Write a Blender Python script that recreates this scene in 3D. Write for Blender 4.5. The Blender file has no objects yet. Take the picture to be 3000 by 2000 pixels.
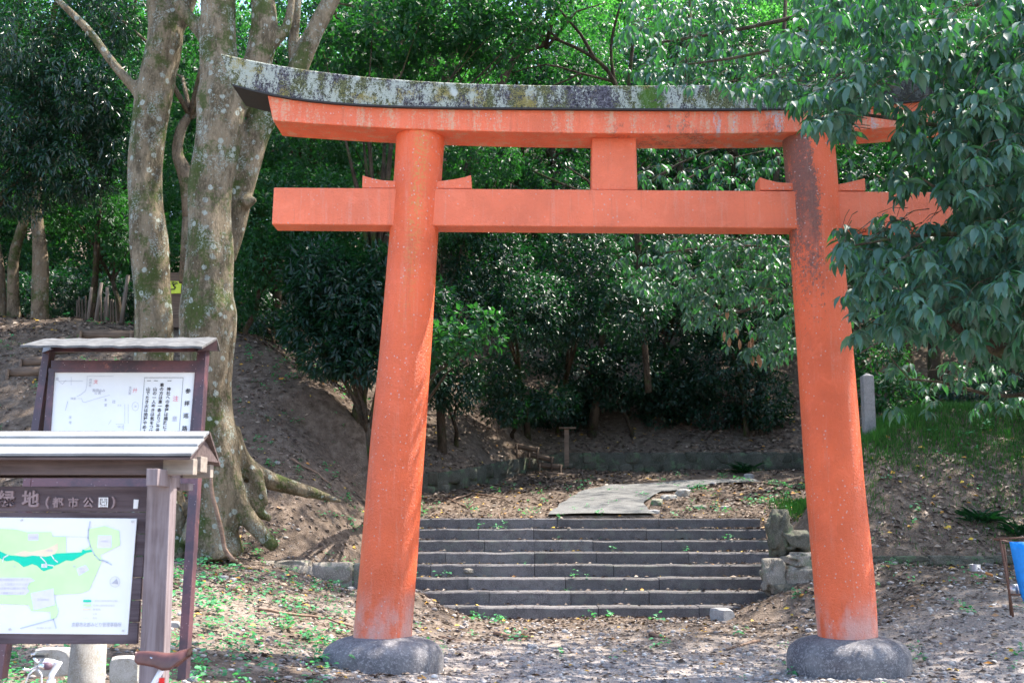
import bpy, math, random
import numpy as np
from mathutils import Vector, noise as mnoise

S = bpy.context.scene
COL = S.collection
random.seed(7)
RNG = np.random.default_rng(11)

# ------------------------------------------------------------------ camera, sky, sun, exposure
F = 3450.0                       # focal length in photo pixels (3000 wide)
TH = math.atan(500 / F)          # horizon 500 px below the middle of the photograph
EYE = 1.6
cam = bpy.data.cameras.new('camera'); cam.sensor_width = 36; cam.lens = F / 3000 * 36
cam.clip_start = 0.1; cam.clip_end = 600
cam.dof.use_dof = True; cam.dof.focus_distance = 13.0; cam.dof.aperture_fstop = 4.5
co = bpy.data.objects.new('camera', cam); COL.objects.link(co)
co.location = (0, 0, EYE); co.rotation_euler = (math.pi / 2 + TH, 0, 0)
S.camera = co

SUN_EL = math.radians(60); SUN_AZ = math.radians(62)      # azimuth from +Y towards +X
w = bpy.data.worlds.new("World"); S.world = w; w.use_nodes = True
nt = w.node_tree; bg = nt.nodes['Background']
sk = nt.nodes.new('ShaderNodeTexSky'); sk.sky_type = 'NISHITA'; sk.sun_disc = False
sk.sun_elevation = SUN_EL; sk.sun_rotation = SUN_AZ; sk.air_density = 1.0; sk.dust_density = 2.0
nt.links.new(sk.outputs[0], bg.inputs[0]); bg.inputs[1].default_value = 0.15
sl = bpy.data.lights.new('sun', 'SUN'); sl.energy = 3.2; sl.angle = math.radians(0.5); sl.color = (1, .93, .82)
so = bpy.data.objects.new('sun', sl); COL.objects.link(so)
sd = Vector((math.sin(SUN_AZ) * math.cos(SUN_EL), math.cos(SUN_AZ) * math.cos(SUN_EL), math.sin(SUN_EL)))
so.rotation_euler = sd.to_track_quat('Z', 'Y').to_euler(); so.location = (8, 8, 30)
S.view_settings.view_transform = 'Standard'; S.view_settings.look = 'None'
S.view_settings.exposure = 2.25; S.view_settings.gamma = 1
try:
    S.cycles.max_bounces = 6; S.cycles.diffuse_bounces = 3; S.cycles.glossy_bounces = 2
    S.cycles.transmission_bounces = 3; S.cycles.transparent_max_bounces = 4
    S.cycles.use_denoising = True
except Exception:
    pass

# ------------------------------------------------------------------ helpers
def P(px, py, Y):
    u = (px - 1500) / F; v = (1000 - py) / F
    dy = math.cos(TH) - v * math.sin(TH); dz = math.sin(TH) + v * math.cos(TH)
    t = Y / dy
    return np.array((u * t, Y, EYE + dz * t))

def ss(a, b, t):
    k = np.clip((t - a) / (b - a), 0, 1)
    return k * k * (3 - 2 * k)

def vn(x, y, s=1.0, seed=0.0):
    x = np.asarray(x, float) * s + seed * 17.3; y = np.asarray(y, float) * s - seed * 9.1
    return (np.sin(1.3 * x + 1.7 * np.sin(.9 * y + 1)) + np.sin(1.1 * y + 1.3 * np.sin(1.2 * x - 2)) + .6 * np.sin(2.3 * x + 1.9 * y + 1.5 * np.sin(.7 * x))) / 2.6

CAPX = [-40, -9, -5.1, -3.95, -3.2, -2.3, -1.85, -1.4, -.2, .5]
CAPZ = [6.2, 5.5, 5.1, 4.35, 3.85, 2.9, 2.1, 0, 0, 0]
def land(y):
    return 1.5 + .145 * np.clip(y - 20.7, 0, 50)
def ywall(x):
    return 24.0 + 4.2 * ss(-2.0, 1.2, x)
def h(x, y):
    x = np.asarray(x, float); y = np.asarray(y, float)
    x, y = np.broadcast_arrays(x, y)
    base = .92 * ss(6, 18, y) * ss(-.3, -4.5, x) + .75 * ss(10, 18, y) * ss(3.2, 6.2, x) + .1 * ss(12, 17, y)
    ramp = ss(17.2, 20.7, y)
    lin = np.clip((y - 17.2) / 3.5, 0, 1)
    lz = land(y)
    z = base * (1 - lin) + lz * lin
    yw = ywall(x)
    slope = .60 - .25 * ss(-3, -8, x)
    hb = land(yw) + .38 + slope * (y - yw)
    z = np.where(y > yw, hb, z)
    cap = np.interp(x, CAPX, CAPZ)
    mp = 1.05 + .82 * (y - 17.25)
    smin = lambda u, v, k: .5 * (u + v - np.sqrt((u - v) ** 2 + k * k))
    md = smin(mp, cap + .03 * np.clip(y - 22, 0, 20), .5)
    side = 1.0 * np.clip((y - 17.2) / 3.5, 0, 1) * 1.42 + .35 + 1.15 * np.clip(-2.2 - x, 0, 20)
    md = np.where(y < 21.2, smin(md, side + 5 * np.clip(y - 20.5, 0, 1), .7), md)
    onm = ss(-1.9, -2.3, x) + ss(20.6, 21.5, y) * (x < .5)
    z = np.where((y > 17.25) & (x < .5) & ((x < -2.2) | (y > 20.7)), np.maximum(z, md), z)
    be = 4.3 + .42 * np.clip(y - 19.5, 0, 9); bx = ss(be, be + 1.4, x)
    rb = np.minimum(.95 + .8 * (y - 17.3), 2.75 + .6 * ss(5.6, 7.6, x) + .03 * (y - 20.3))
    z = np.where(y > 17.3, np.maximum(z, z + bx * (rb - z)), z)
    z = z + .035 * vn(x, y, 1.1) * ss(7, 12, y) + .015 * vn(x, y, 3.7, 2) + .05 * ss(18, 24, y) * vn(x, y, 1.7, 5)
    z = np.where((y > 17.15) & (y < 20.8) & (x > -2.25) & (x < 4.25), z - .3, z)
    cl = np.hypot((x + 2.5) / 2.3, (y - 17.1) / 1.15); cr = np.hypot((x - 4.4) / 1.9, (y - 17.1) / 1.0)
    ed = 1 + .12 * vn(x, y, 3.0, 3)
    z = z + np.where(x > -2.6, .40 * ss(1, .1, cl * ed), .0) * ss(-2.3, -1.7, x) + .34 * ss(1, .1, cr * ed)
    z = np.minimum(z, 24 + 6 * vn(x, y, .05))
    return z

NST = 8; ST0 = 17.3; STR = 0.44; SRISE = (1.5 - .08) / NST
SX0, SX1 = -2.2, 4.25
def surf(x, y):
    z = h(x, y)
    k = np.floor((np.asarray(y) - ST0) / STR)
    sz = .08 + (k + 1) * SRISE
    ins = (k >= 0) & (k < NST) & (x > SX0) & (x < SX1)
    return np.where(ins, np.maximum(z, sz), z)

def G(px, py, y0=6.0, y1=60.0):
    """where the line of sight through a photo pixel meets the ground"""
    ys = np.arange(y0, y1, .02)
    u = (px - 1500) / F; v = (1000 - py) / F
    dy = math.cos(TH) - v * math.sin(TH); dz = math.sin(TH) + v * math.cos(TH)
    t = ys / dy
    d = EYE + dz * t - surf(u * t, ys)
    k = np.argmax(d < 0)
    return np.array((u * t[k], ys[k], EYE + dz * t[k]))

class MB:
    def __init__(s): s.v = []; s.f = []; s.n = 0; s.m = []
    def add(s, vs, fs, mi=0):
        s.v.extend([tuple(map(float, p)) for p in vs])
        s.f.extend([tuple(int(i) + s.n for i in f) for f in fs]); s.m.extend([mi] * len(fs))
        s.n += len(vs)
    def box(s, c, d, rz=0, mi=0):
        c = np.array(c, float); hx, hy, hz = [k / 2 for k in d]
        q = [(-hx, -hy, -hz), (hx, -hy, -hz), (hx, hy, -hz), (-hx, hy, -hz), (-hx, -hy, hz), (hx, -hy, hz), (hx, hy, hz), (-hx, hy, hz)]
        ca, sa = math.cos(rz), math.sin(rz)
        s.add([c + np.array((x * ca - y * sa, x * sa + y * ca, z)) for x, y, z in q],
              [(0, 3, 2, 1), (4, 5, 6, 7), (0, 1, 5, 4), (1, 2, 6, 5), (2, 3, 7, 6), (3, 0, 4, 7)], mi)
    def hexa(s, fr, bk, mi=0):
        """front quad (bl, br, tr, tl) and back quad the same order"""
        s.add(list(fr) + list(bk), [(0, 1, 2, 3), (5, 4, 7, 6), (4, 0, 3, 7), (1, 5, 6, 2), (3, 2, 6, 7), (4, 5, 1, 0)], mi)
    def tube(s, pts, rad, n=8, cap=True, wob=0, mi=0):
        pts = [np.array(p, float) for p in pts]
        if not hasattr(rad, '__len__'): rad = [rad] * len(pts)
        rings = []; up = np.array((.01, .02, 1.0)) if abs((pts[-1] - pts[0])[2]) < .8 * np.linalg.norm(pts[-1] - pts[0]) else np.array((0, 1.0, .02))
        for i, p in enumerate(pts):
            a = pts[max(i - 1, 0)]; b = pts[min(i + 1, len(pts) - 1)]
            t = b - a; t = t / (np.linalg.norm(t) + 1e-9)
            e1 = np.cross(up, t); e1 /= np.linalg.norm(e1) + 1e-9; e2 = np.cross(t, e1)
            ring = []
            for k in range(n):
                an = 2 * math.pi * k / n
                r = rad[i] * (1 + (wob * mnoise.noise(Vector((math.cos(an) * 1.3 + p[0], math.sin(an) * 1.3 + p[1], p[2] * 1.1))) if wob else 0))
                ring.append(p + (e1 * math.cos(an) + e2 * math.sin(an)) * r)
            rings.append(ring)
        vs = [q for r in rings for q in r]; fs = []
        for i in range(len(pts) - 1):
            for k in range(n):
                a = i * n + k; b = i * n + (k + 1) % n
                fs.append((a, b, b + n, a + n))
        if cap:
            fs.append(tuple(range(n - 1, -1, -1))); fs.append(tuple((len(pts) - 1) * n + k for k in range(n)))
        s.add(vs, fs, mi)
    def rock(s, c, r, seed=0, sub=2, amp=.25, rz=0, flat=0, mi=0):
        V, T = ICO[sub]
        c = np.array(c, float); r = np.array(r, float) if hasattr(r, '__len__') else np.array((r, r, r))
        ca, sa = math.cos(rz), math.sin(rz); out = []
        for p in V:
            k = 1 + amp * .35 * abs(mnoise.noise(Vector(p * 5.3) + Vector((seed, 2, 0)))) + amp * mnoise.noise(Vector(p * 1.3) + Vector((seed * 3.1, seed * 1.7, seed))) + amp * .5 * mnoise.noise(Vector(p * 3.1) + Vector((seed, 0, 5)))
            q = p * k
            if flat: q = np.sign(q) * np.minimum(np.abs(q), flat) 
            q = q * r
            out.append(c + np.array((q[0] * ca - q[1] * sa, q[0] * sa + q[1] * ca, q[2])))
        s.add(out, T, mi)
    def mesh(s, name, smooth=False):
        me = bpy.data.meshes.new(name); me.from_pydata(s.v, [], s.f)
        if any(s.m): me.polygons.foreach_set('material_index', s.m)
        if smooth: me.polygons.foreach_set('use_smooth', [True] * len(me.polygons))
        me.update(); return me
    def build(s, name, mat, parent=None, smooth=False, bevel=0, origin=None):
        me = s.mesh(name, smooth)
        return link(name, me, mat, parent, bevel, origin)

def link(name, me, mat, parent=None, bevel=0, origin=None):
    o = bpy.data.objects.new(name, me)
    for m in (mat if isinstance(mat, (list, tuple)) else [mat]): me.materials.append(m)
    COL.objects.link(o)
    if origin is not None:
        o.location = origin
        n = len(me.vertices); a = np.empty(n * 3, np.float32); me.vertices.foreach_get('co', a)
        a = a.reshape(-1, 3) - np.array(origin, np.float32); me.vertices.foreach_set('co', a.ravel()); me.update()
    if parent is not None:
        o.parent = parent
        o.matrix_parent_inverse = PI_(parent)
    if bevel:
        b = o.modifiers.new('bevel', 'BEVEL'); b.width = bevel; b.segments = 2; b.limit_method = 'ANGLE'; b.angle_limit = math.radians(40)
    return o

def WM(o):
    from mathutils import Matrix
    m = Matrix.Translation(o.location)
    return (WM(o.parent) @ o.matrix_parent_inverse @ m) if o.parent else m
def PI_(parent): return WM(parent).inverted()

def tag(o, label=None, cat=None, group=None, kind=None):
    if label: o['label'] = label
    if cat: o['category'] = cat
    if group: o['group'] = group
    if kind: o['kind'] = kind
    return o
def thing(name, loc, label, cat, group=None):
    o = bpy.data.objects.new(name, None); COL.objects.link(o); o.location = tuple(map(float, loc)); o.empty_display_size = .2
    return tag(o, label, cat, group)

def ico(sub):
    import bmesh
    bm = bmesh.new(); bmesh.ops.create_icosphere(bm, subdivisions=sub, radius=1)
    V = np.array([v.co[:] for v in bm.verts]); T = [tuple(v.index for v in f.verts) for f in bm.faces]; bm.free()
    return V, T
ICO = {k: ico(k) for k in (1, 2, 3, 4)}

# ------------------------------------------------------------------ materials
def lin(c):
    return tuple(((k / 255) / 12.92 if k / 255 <= .04045 else ((k / 255 + .055) / 1.055) ** 2.4) for k in c)
class NT:
    def __init__(s, name):
        s.m = bpy.data.materials.new(name); s.m.use_nodes = True; s.t = s.m.node_tree
        s.b = s.t.nodes['Principled BSDF']; s.o = s.t.nodes['Material Output']
        s._co = None
    def n(s, ty, **k):
        x = s.t.nodes.new(ty)
        for a, b in k.items(): setattr(x, a, b)
        return x
    def l(s, a, b): s.t.links.new(a, b)
    @property
    def co(s):
        if s._co is None: s._co = s.n('ShaderNodeNewGeometry').outputs['Position']
        return s._co
    def objco(s):
        s._co = s.n('ShaderNodeTexCoord').outputs['Object']; return s
    def mp(s, scale, loc=(0, 0, 0)):
        m = s.n('ShaderNodeMapping'); s.l(s.co, m.inputs[0]); m.inputs['Scale'].default_value = scale; m.inputs['Location'].default_value = loc
        return m.outputs[0]
    def noise(s, scale, detail=4, rough=.6, vec=None, dist=0):
        x = s.n('ShaderNodeTexNoise'); s.l(vec or s.co, x.inputs['Vector']); x.inputs['Scale'].default_value = scale
        x.inputs['Detail'].default_value = detail; x.inputs['Roughness'].default_value = rough; x.inputs['Distortion'].default_value = dist
        return x.outputs['Fac']
    def voro(s, scale, vec=None, feat='F1', out='Distance'):
        x = s.n('ShaderNodeTexVoronoi'); x.feature = feat; s.l(vec or s.co, x.inputs['Vector']); x.inputs['Scale'].default_value = scale
        return x.outputs[out]
    def ramp(s, fac, stops, interp='LINEAR'):
        r = s.n('ShaderNodeValToRGB'); r.color_ramp.interpolation = interp
        e = r.color_ramp.elements
        while len(e) < len(stops): e.new(.5)
        for i, (p, c) in enumerate(stops):
            e[i].position = p; e[i].color = (c[0], c[1], c[2], 1) if hasattr(c, '__len__') else (c, c, c, 1)
        s.l(fac, r.inputs[0]); return r.outputs[0]
    def mix(s, fac, a, b):
        x = s.n('ShaderNodeMix', data_type='RGBA')
        if isinstance(fac, (int, float)): x.inputs[0].default_value = fac
        else: s.l(fac, x.inputs[0])
        for v, i in ((a, 6), (b, 7)):
            if hasattr(v, '__len__'): x.inputs[i].default_value = (*v[:3], 1)
            else: s.l(v, x.inputs[i])
        return x.outputs[2]
    def math(s, op, a, b=None, c=None):
        x = s.n('ShaderNodeMath', operation=op)
        for i, v in enumerate((a, b, c)):
            if v is None: continue
            if isinstance(v, (int, float)): x.inputs[i].default_value = v
            else: s.l(v, x.inputs[i])
        return x.outputs[0]
    def range(s, v, a, b, c=0, d=1):
        x = s.n('ShaderNodeMapRange', clamp=True); x.interpolation_type = 'SMOOTHSTEP'
        s.l(v, x.inputs[0])
        for i, k in enumerate((a, b, c, d)): x.inputs[i + 1].default_value = k
        return x.outputs[0]
    def xyz(s, i):
        x = s.n('ShaderNodeSeparateXYZ'); s.l(s.co, x.inputs[0]); return x.outputs[i]
    def island(s): return s.n('ShaderNodeNewGeometry').outputs['Random Per Island']
    def bump(s, hgt, strength=.5, dist=.01):
        x = s.n('ShaderNodeBump'); s.l(hgt, x.inputs['Height']); x.inputs['Strength'].default_value = strength; x.inputs['Distance'].default_value = dist
        s.l(x.outputs[0], s.b.inputs['Normal'])
    def fin(s, col=None, rough=.8, spec=.3, metal=0):
        if col is not None:
            if hasattr(col, '__len__'): s.b.inputs['Base Color'].default_value = (*col[:3], 1)
            else: s.l(col, s.b.inputs['Base Color'])
        if isinstance(rough, (int, float)): s.b.inputs['Roughness'].default_value = rough
        else: s.l(rough, s.b.inputs['Roughness'])
        s.b.inputs['Specular IOR Level'].default_value = spec; s.b.inputs['Metallic'].default_value = metal
        return s.m

M = {}
def simple(name, col, rough=.7, var=.15, scale=20, spec=.3, metal=0, bump=0):
    t = NT(name).objco(); n = t.noise(scale, 5)
    c = t.mix(t.range(n, .3, .7), tuple(k * (1 - var) for k in col), tuple(min(1, k * (1 + var)) for k in col))
    if bump: t.bump(t.noise(scale * 3, 4), bump, .004)
    M[name] = t.fin(c, rough, spec, metal); return M[name]

def leafmat(name, dark, light, trans, tmix=.35, rough=.38, spec=.5):
    t = NT(name)
    r = t.island(); nz = t.noise(.9, 2)
    f = t.math('ADD', t.math('MULTIPLY', r, .7), t.math('MULTIPLY', nz, .35))
    c = t.mix(f, dark, light)
    t.fin(c, rough, spec)
    tr = t.n('ShaderNodeBsdfTranslucent'); t.l(t.mix(r, trans, tuple(min(1, k * 1.4) for k in trans)), tr.inputs[0])
    mx = t.n('ShaderNodeMixShader'); mx.inputs[0].default_value = tmix
    t.l(t.b.outputs[0], mx.inputs[1]); t.l(tr.outputs[0], mx.inputs[2]); t.l(mx.outputs[0], t.o.inputs[0])
    M[name] = t.m; return t.m

leafmat('leaf_blue', (.022, .060, .050), (.075, .145, .112), (.05, .28, .03), .2, .5, .35)
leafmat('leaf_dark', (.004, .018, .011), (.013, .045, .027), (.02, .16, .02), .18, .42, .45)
leafmat('leaf_gloss', (.006, .022, .015), (.018, .055, .036), (.03, .2, .025), .18, .3, .7)
leafmat('leaf_mid', (.007, .040, .020), (.026, .085, .036), (.045, .24, .025), .28, .5, .3)
leafmat('leaf_bright', (.015, .09, .02), (.05, .22, .04), (.11, .44, .05), .48, .45, .3)  # sunlit look of the far trees put into the leaf colour
leafmat('leaf_weed', (.03, .15, .06), (.09, .33, .15), (.10, .5, .10), .3, .5, .3)
leafmat('leaf_grass', (.012, .075, .016), (.07, .14, .03), (.04, .22, .02), .2, .6, .2)
leafmat('leaf_dead', (.3, .17, .09), (.5, .32, .2), (.4, .22, .1), .25, .6, .2)

def litter():
    t = NT('fallen_leaf')
    c = t.ramp(t.island(), [(0, (.03, .019, .014)), (.4, (.08, .053, .04)), (.7, (.15, .105, .08)), (.88, (.25, .19, .15)), (.955, (.36, .28, .22)), (.965, (.42, .18, .03)), (1, (.55, .38, .05))])
    return t.fin(c, .6, .3)
M['litter'] = litter()
def pebm():
    t = NT('pebble')
    c = t.ramp(t.island(), [(0, (.15, .135, .13)), (.5, (.34, .305, .29)), (.85, (.48, .44, .41)), (1, (.68, .64, .6))])
    return t.fin(t.mix(t.math('MULTIPLY', t.noise(60), .4), c, (.12, .1, .1)), .85, .2)
M['pebble'] = pebm()
def groundm():
    t = NT('ground')
    n1 = t.noise(.8, 6); n2 = t.noise(7, 8, .7); n3 = t.noise(45, 6, .75)
    dirt = t.ramp(n2, [(.25, (.055, .04, .03)), (.5, (.15, .113, .088)), (.75, (.26, .205, .165))])
    grav = t.ramp(n3, [(.3, (.22, .19, .175)), (.5, (.40, .355, .33)), (.7, (.58, .53, .50))])
    spk = t.voro(30, out='Color')
    grav = t.mix(.35, grav, t.ramp(t.math('MULTIPLY', t.n('ShaderNodeRGBToBW').outputs[0], 1) if False else t.voro(28), [(0, (.5, .47, .47)), (.5, (.28, .25, .25)), (1, (.12, .11, .11))]))
    y = t.xyz(1); x = t.xyz(0)
    a = t.range(t.math('ADD', y, t.math('MULTIPLY', n1, 3)), 17.5, 13.8)
    b = t.range(t.math('ADD', x, t.math('MULTIPLY', n1, 3)), -.8, 1.4)
    f = t.math('MULTIPLY', a, b)
    c = t.mix(f, dirt, grav)
    c = t.mix(t.math('MULTIPLY', t.range(n2, .55, .8), .5), c, (.24, .19, .15))
    pf = t.math('MULTIPLY', t.range(t.noise(1.3, 5, .65, t.mp((1, 1, 1), (5, 2, 0))), .42, .6), t.range(y, 17.2, 15.5))
    c = t.mix(t.math('MULTIPLY', pf, .6), c, (.36, .30, .26))  # pale patches: sunlit foreground ground put into the colour
    t.bump(t.math('ADD', n3, t.math('MULTIPLY', t.voro(40), .6)), .9, .03)
    return t.fin(c, .95, .1)
M['ground'] = groundm()

def barkm(name, base, dk, moss=.5, lich=.5):
    t = NT(name)
    n = t.noise(5, 7, .65, t.mp((1, 1, .35))); nf = t.noise(40, 5, .7, t.mp((1, 1, .5)))
    c = t.mix(t.range(n, .38, .60), dk, base)
    c = t.mix(t.math('MULTIPLY', t.range(nf, .45, .7), .55), c, tuple(min(1, k * 1.5) for k in base))
    if moss:
        mo = t.range(t.math('ADD', t.noise(2.2, 6, .7), t.math('MULTIPLY', t.noise(30, 3), .25)), .66 - .12 * moss, .80 - .12 * moss)
        c = t.mix(t.math('MULTIPLY', mo, .85), c, (.055, .085, .018))
    if lich:
        big = t.range(t.noise(3.1, 5, .7, t.mp((1, 1, .7), (7, 3, 1))), .5, .62)
        fine = t.range(t.noise(38, 4, .75), .5, .56)
        c = t.mix(t.math('MULTIPLY', t.math('MULTIPLY', big, fine), lich), c, (.34, .38, .33))
        d8 = t.math('ADD', t.voro(7), t.math('MULTIPLY', t.noise(14, 5, .8), .5))
        pa = t.math('MULTIPLY', t.range(d8, .56, .5), t.range(t.voro(7, out='Color'), .5, .54))
        c = t.mix(t.math('MULTIPLY', t.math('MULTIPLY', pa, t.range(nf, .38, .46)), lich), c, (.38, .42, .37))
        wt = t.range(t.noise(6, 7, .8, t.mp((1, 1, .25), (3, 3, 3))), .54, .6)
        c = t.mix(t.math('MULTIPLY', wt, .5), c, tuple(k * .45 for k in dk))
        sp = t.range(t.math('ADD', t.voro(16), t.math('MULTIPLY', t.noise(50, 3), .14)), .26, .2)
        sel = t.range(t.voro(16, out='Color'), .55, .6)
        c = t.mix(t.math('MULTIPLY', t.math('MULTIPLY', sp, sel), lich * .7), c, (.40, .44, .38))
    t.bump(t.math('ADD', nf, t.math('MULTIPLY', t.noise(9, 7, .75, t.mp((1, 1, .3))), 2.5)), .9, .035)
    M[name] = t.fin(c, .9, .15); return t.m
barkm('bark_hero', (.25, .20, .135), (.10, .08, .05), .5, .9)
barkm('bark_smooth', (.25, .19, .15), (.16, .12, .09), 0, .35)
barkm('bark_twig', (.11, .085, .06), (.05, .04, .028), .2, .2)
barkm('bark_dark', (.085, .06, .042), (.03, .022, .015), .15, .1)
barkm('bark_tan', (.22, .165, .115), (.1, .075, .05), .2, .3)

def vermilion(name, base, streak=0, fade=True):
    t = NT(name)
    n = t.noise(1.6, 5); nf = t.noise(60, 5, .7)
    c = t.mix(t.range(n, .3, .7), tuple(k * .88 for k in base), tuple(min(1, k * 1.1) for k in base))
    if name == 'vermilion_pillar':
        z = t.xyz(2); x = t.xyz(0)
        # faded feet
        lo = t.range(t.math('ADD', z, t.math('MULTIPLY', n, .5)), 1.15, .70)
        c = t.mix(t.math('MULTIPLY', t.math('MULTIPLY', lo, t.range(t.noise(2.4, 6, .7, t.mp((1.6, 1.6, .8))), .36, .6)), .8), c, (.66, .38, .33))
        # dark algae stain down the right pillar
        vs = t.mp((5, 5, .8))
        st = t.noise(1.5, 7, .75, vs); fn = t.noise(28, 5, .8)
        hz = t.range(z, 2.6, 5.0)
        xc = t.math('SUBTRACT', x, t.math('ADD', t.math('MULTIPLY', z, -.072), 3.49))   # runs with the leaning pillar
        xm = t.range(t.math('ABSOLUTE', t.math('ADD', xc, t.math('MULTIPLY', t.noise(3, 3, .6), .25))), .30, .08)
        side = t.range(x, 2, 2.5)
        fac = t.math('MULTIPLY', t.math('MULTIPLY', hz, xm), side)
        m = t.range(t.math('ADD', t.math('ADD', t.math('MULTIPLY', st, .45), t.math('MULTIPLY', fn, .55)), t.math('MULTIPLY', fac, .26)), .64, .72)
        m = t.math('MULTIPLY', m, t.range(fac, 0, .15))
        c = t.mix(t.math('MULTIPLY', m, .85), c, t.mix(t.noise(90, 3), (.05, .02, .015), (.2, .15, .13)))
        # yellow lichen run on the left pillar
        xl = t.range(t.math('ABSOLUTE', t.math('SUBTRACT', x, t.math('ADD', t.math('MULTIPLY', z, .075), -1.36))), .13, .02)
        yl = t.math('MULTIPLY', t.math('MULTIPLY', xl, t.range(z, 2.9, 5.3)), t.range(t.noise(30, 5, .8), .45, .6))
        c = t.mix(t.math('MULTIPLY', yl, .6), c, (.5, .33, .08))
    if streak:
        vs = t.mp((6, 6, .5)); st = t.noise(1, 6, .7, vs); fn = t.noise(45, 5, .8)
        m = t.range(t.math('ADD', t.math('MULTIPLY', st, .6), t.math('MULTIPLY', fn, .4)), .51, .59)
        c = t.mix(t.math('MULTIPLY', m, .6), c, (.60, .46, .30))
        xg = t.range(t.xyz(0), 1.0, 2.6)
        m2 = t.math('MULTIPLY', t.range(t.math('ADD', t.noise(3.5, 6, .75), t.math('MULTIPLY', t.xyz(2), -.35)), -1.44, -1.34), t.range(fn, .42, .55))
        m2 = t.math('MULTIPLY', m2, t.math('MULTIPLY', t.range(t.xyz(0), .75, 1.1), t.range(t.xyz(0), 3.4, 2.9)))
        c = t.mix(t.math('MULTIPLY', m2, .7), c, (.13, .06, .05))
        m3 = t.math('MULTIPLY', t.range(t.noise(1.2, 6, .7, t.mp((5, 5, 1.2), (3, 0, 0))), .55, .60), t.range(t.xyz(0), 1.6, 2.3))
        c = t.mix(t.math('MULTIPLY', t.math('MULTIPLY', m3, t.range(fn, .4, .5)), .8), c, (.45, .47, .46))
    sp = t.range(t.math('ADD', t.voro(23), t.math('MULTIPLY', t.noise(50, 4, .8), .5)), .46, .40)
    sel = t.range(t.math('ADD', t.voro(23, out='Color'), t.math('MULTIPLY', t.noise(1.7, 4, .7), 1.3)), 1.10, 1.22)
    c = t.mix(t.math('MULTIPLY', t.range(t.noise(4, 6, .75, None, .4), .52, .68), .35), c, tuple(min(1, k * 1.25 + .04) for k in base))
    c = t.mix(t.math('MULTIPLY', t.range(t.noise(2.2, 7, .8, t.mp((1, 1, 1), (4, 8, 1))), .56, .7), .35), c, (base[0] * .72, base[1] * .7, base[2] * .8))
    c = t.mix(t.math('MULTIPLY', t.math('MULTIPLY', sp, sel), .6), c, (.62, .5, .47))
    dr = t.math('MULTIPLY', t.range(t.noise(1, 6, .75, t.mp((14, 14, .9), (2, 5, 1))), .52, .66), t.range(nf, .35, .6))
    c = t.mix(t.math('MULTIPLY', dr, .22), c, (.66, .44, .36))
    dk_ = t.range(t.noise(1, 6, .75, t.mp((9, 9, .6), (8, 1, 4))), .56, .7)
    c = t.mix(t.math('MULTIPLY', dk_, .25), c, (.36, .09, .05))
    t.bump(t.math('ADD', t.noise(30, 5, .7), t.math('MULTIPLY', nf, .5)), .85, .018)
    M[name] = t.fin(c, .42, .45)
vermilion('vermilion_pillar', (.78, .135, .045))
vermilion('vermilion_beam', (.83, .185, .085))
vermilion('vermilion_lintel', (.80, .165, .07), streak=1)

def kasagim():
    t = NT('lichen_black')
    fn = t.noise(34, 7, .85); n = t.noise(2.6, 6, .7); vs = t.mp((5, 5, 2.2)); vf = t.noise(75, 4, .85)
    c = t.mix(t.range(fn, .4, .62), (.022, .02, .024), (.15, .14, .165))
    moss = t.range(t.math('ADD', t.math('ADD', t.math('MULTIPLY', n, .6), t.math('MULTIPLY', fn, .25)), t.math('MULTIPLY', vf, .2)), .50, .545)
    c = t.mix(t.math('MULTIPLY', moss, .85), c, t.mix(t.range(vf, .4, .6), (.03, .035, .012), (.17, .18, .07)))
    wl = t.range(t.math('ADD', t.math('ADD', t.math('MULTIPLY', t.noise(1.5, 7, .8, vs), .55), t.math('MULTIPLY', fn, .25)), t.math('MULTIPLY', vf, .25)), .525, .555)
    c = t.mix(t.math('MULTIPLY', wl, .9), c, (.38, .41, .35))
    ye = t.range(t.math('ADD', t.math('MULTIPLY', t.noise(3, 5, .7, t.mp((1, 1, 1), (9, 4, 2))), .65), t.math('MULTIPLY', vf, .4)), .575, .61)
    c = t.mix(t.math('MULTIPLY', ye, .75), c, (.27, .22, .065))
    # round pale rosettes
    wn = t.noise(9, 4); pv = t.n('ShaderNodeVectorMath', operation='ADD'); t.l(t.co, pv.inputs[0])
    t.l(t.n('ShaderNodeTexNoise').outputs['Color'], pv.inputs[1])
    d = t.math('ADD', t.voro(3.2), t.math('MULTIPLY', wn, .22))
    ro = t.math('MULTIPLY', t.range(d, .40, .34), t.range(t.voro(3.2, out='Color'), .42, .48))
    ro = t.math('MULTIPLY', ro, t.range(fn, .32, .4))
    c = t.mix(t.math('MULTIPLY', ro, .9), c, (.46, .49, .45))
    gm = t.math('MULTIPLY', t.range(t.math('ABSOLUTE', t.math('SUBTRACT', t.xyz(0), 1.48)), .2, .08), t.range(t.noise(8, 5, .7), .42, .52))
    c = t.mix(t.math('MULTIPLY', gm, .85), c, (.05, .12, .012))
    dk = t.range(t.xyz(0), 2.9, 3.7)
    c = t.mix(t.math('MULTIPLY', dk, .8), c, t.mix(t.range(fn, .6, .7), (.022, .02, .023), (.16, .16, .17)))
    t.bump(t.math('ADD', fn, t.math('MULTIPLY', n, .6)), .8, .02)
    M['kasagi'] = t.fin(c, .9, .15)
kasagim()

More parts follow.
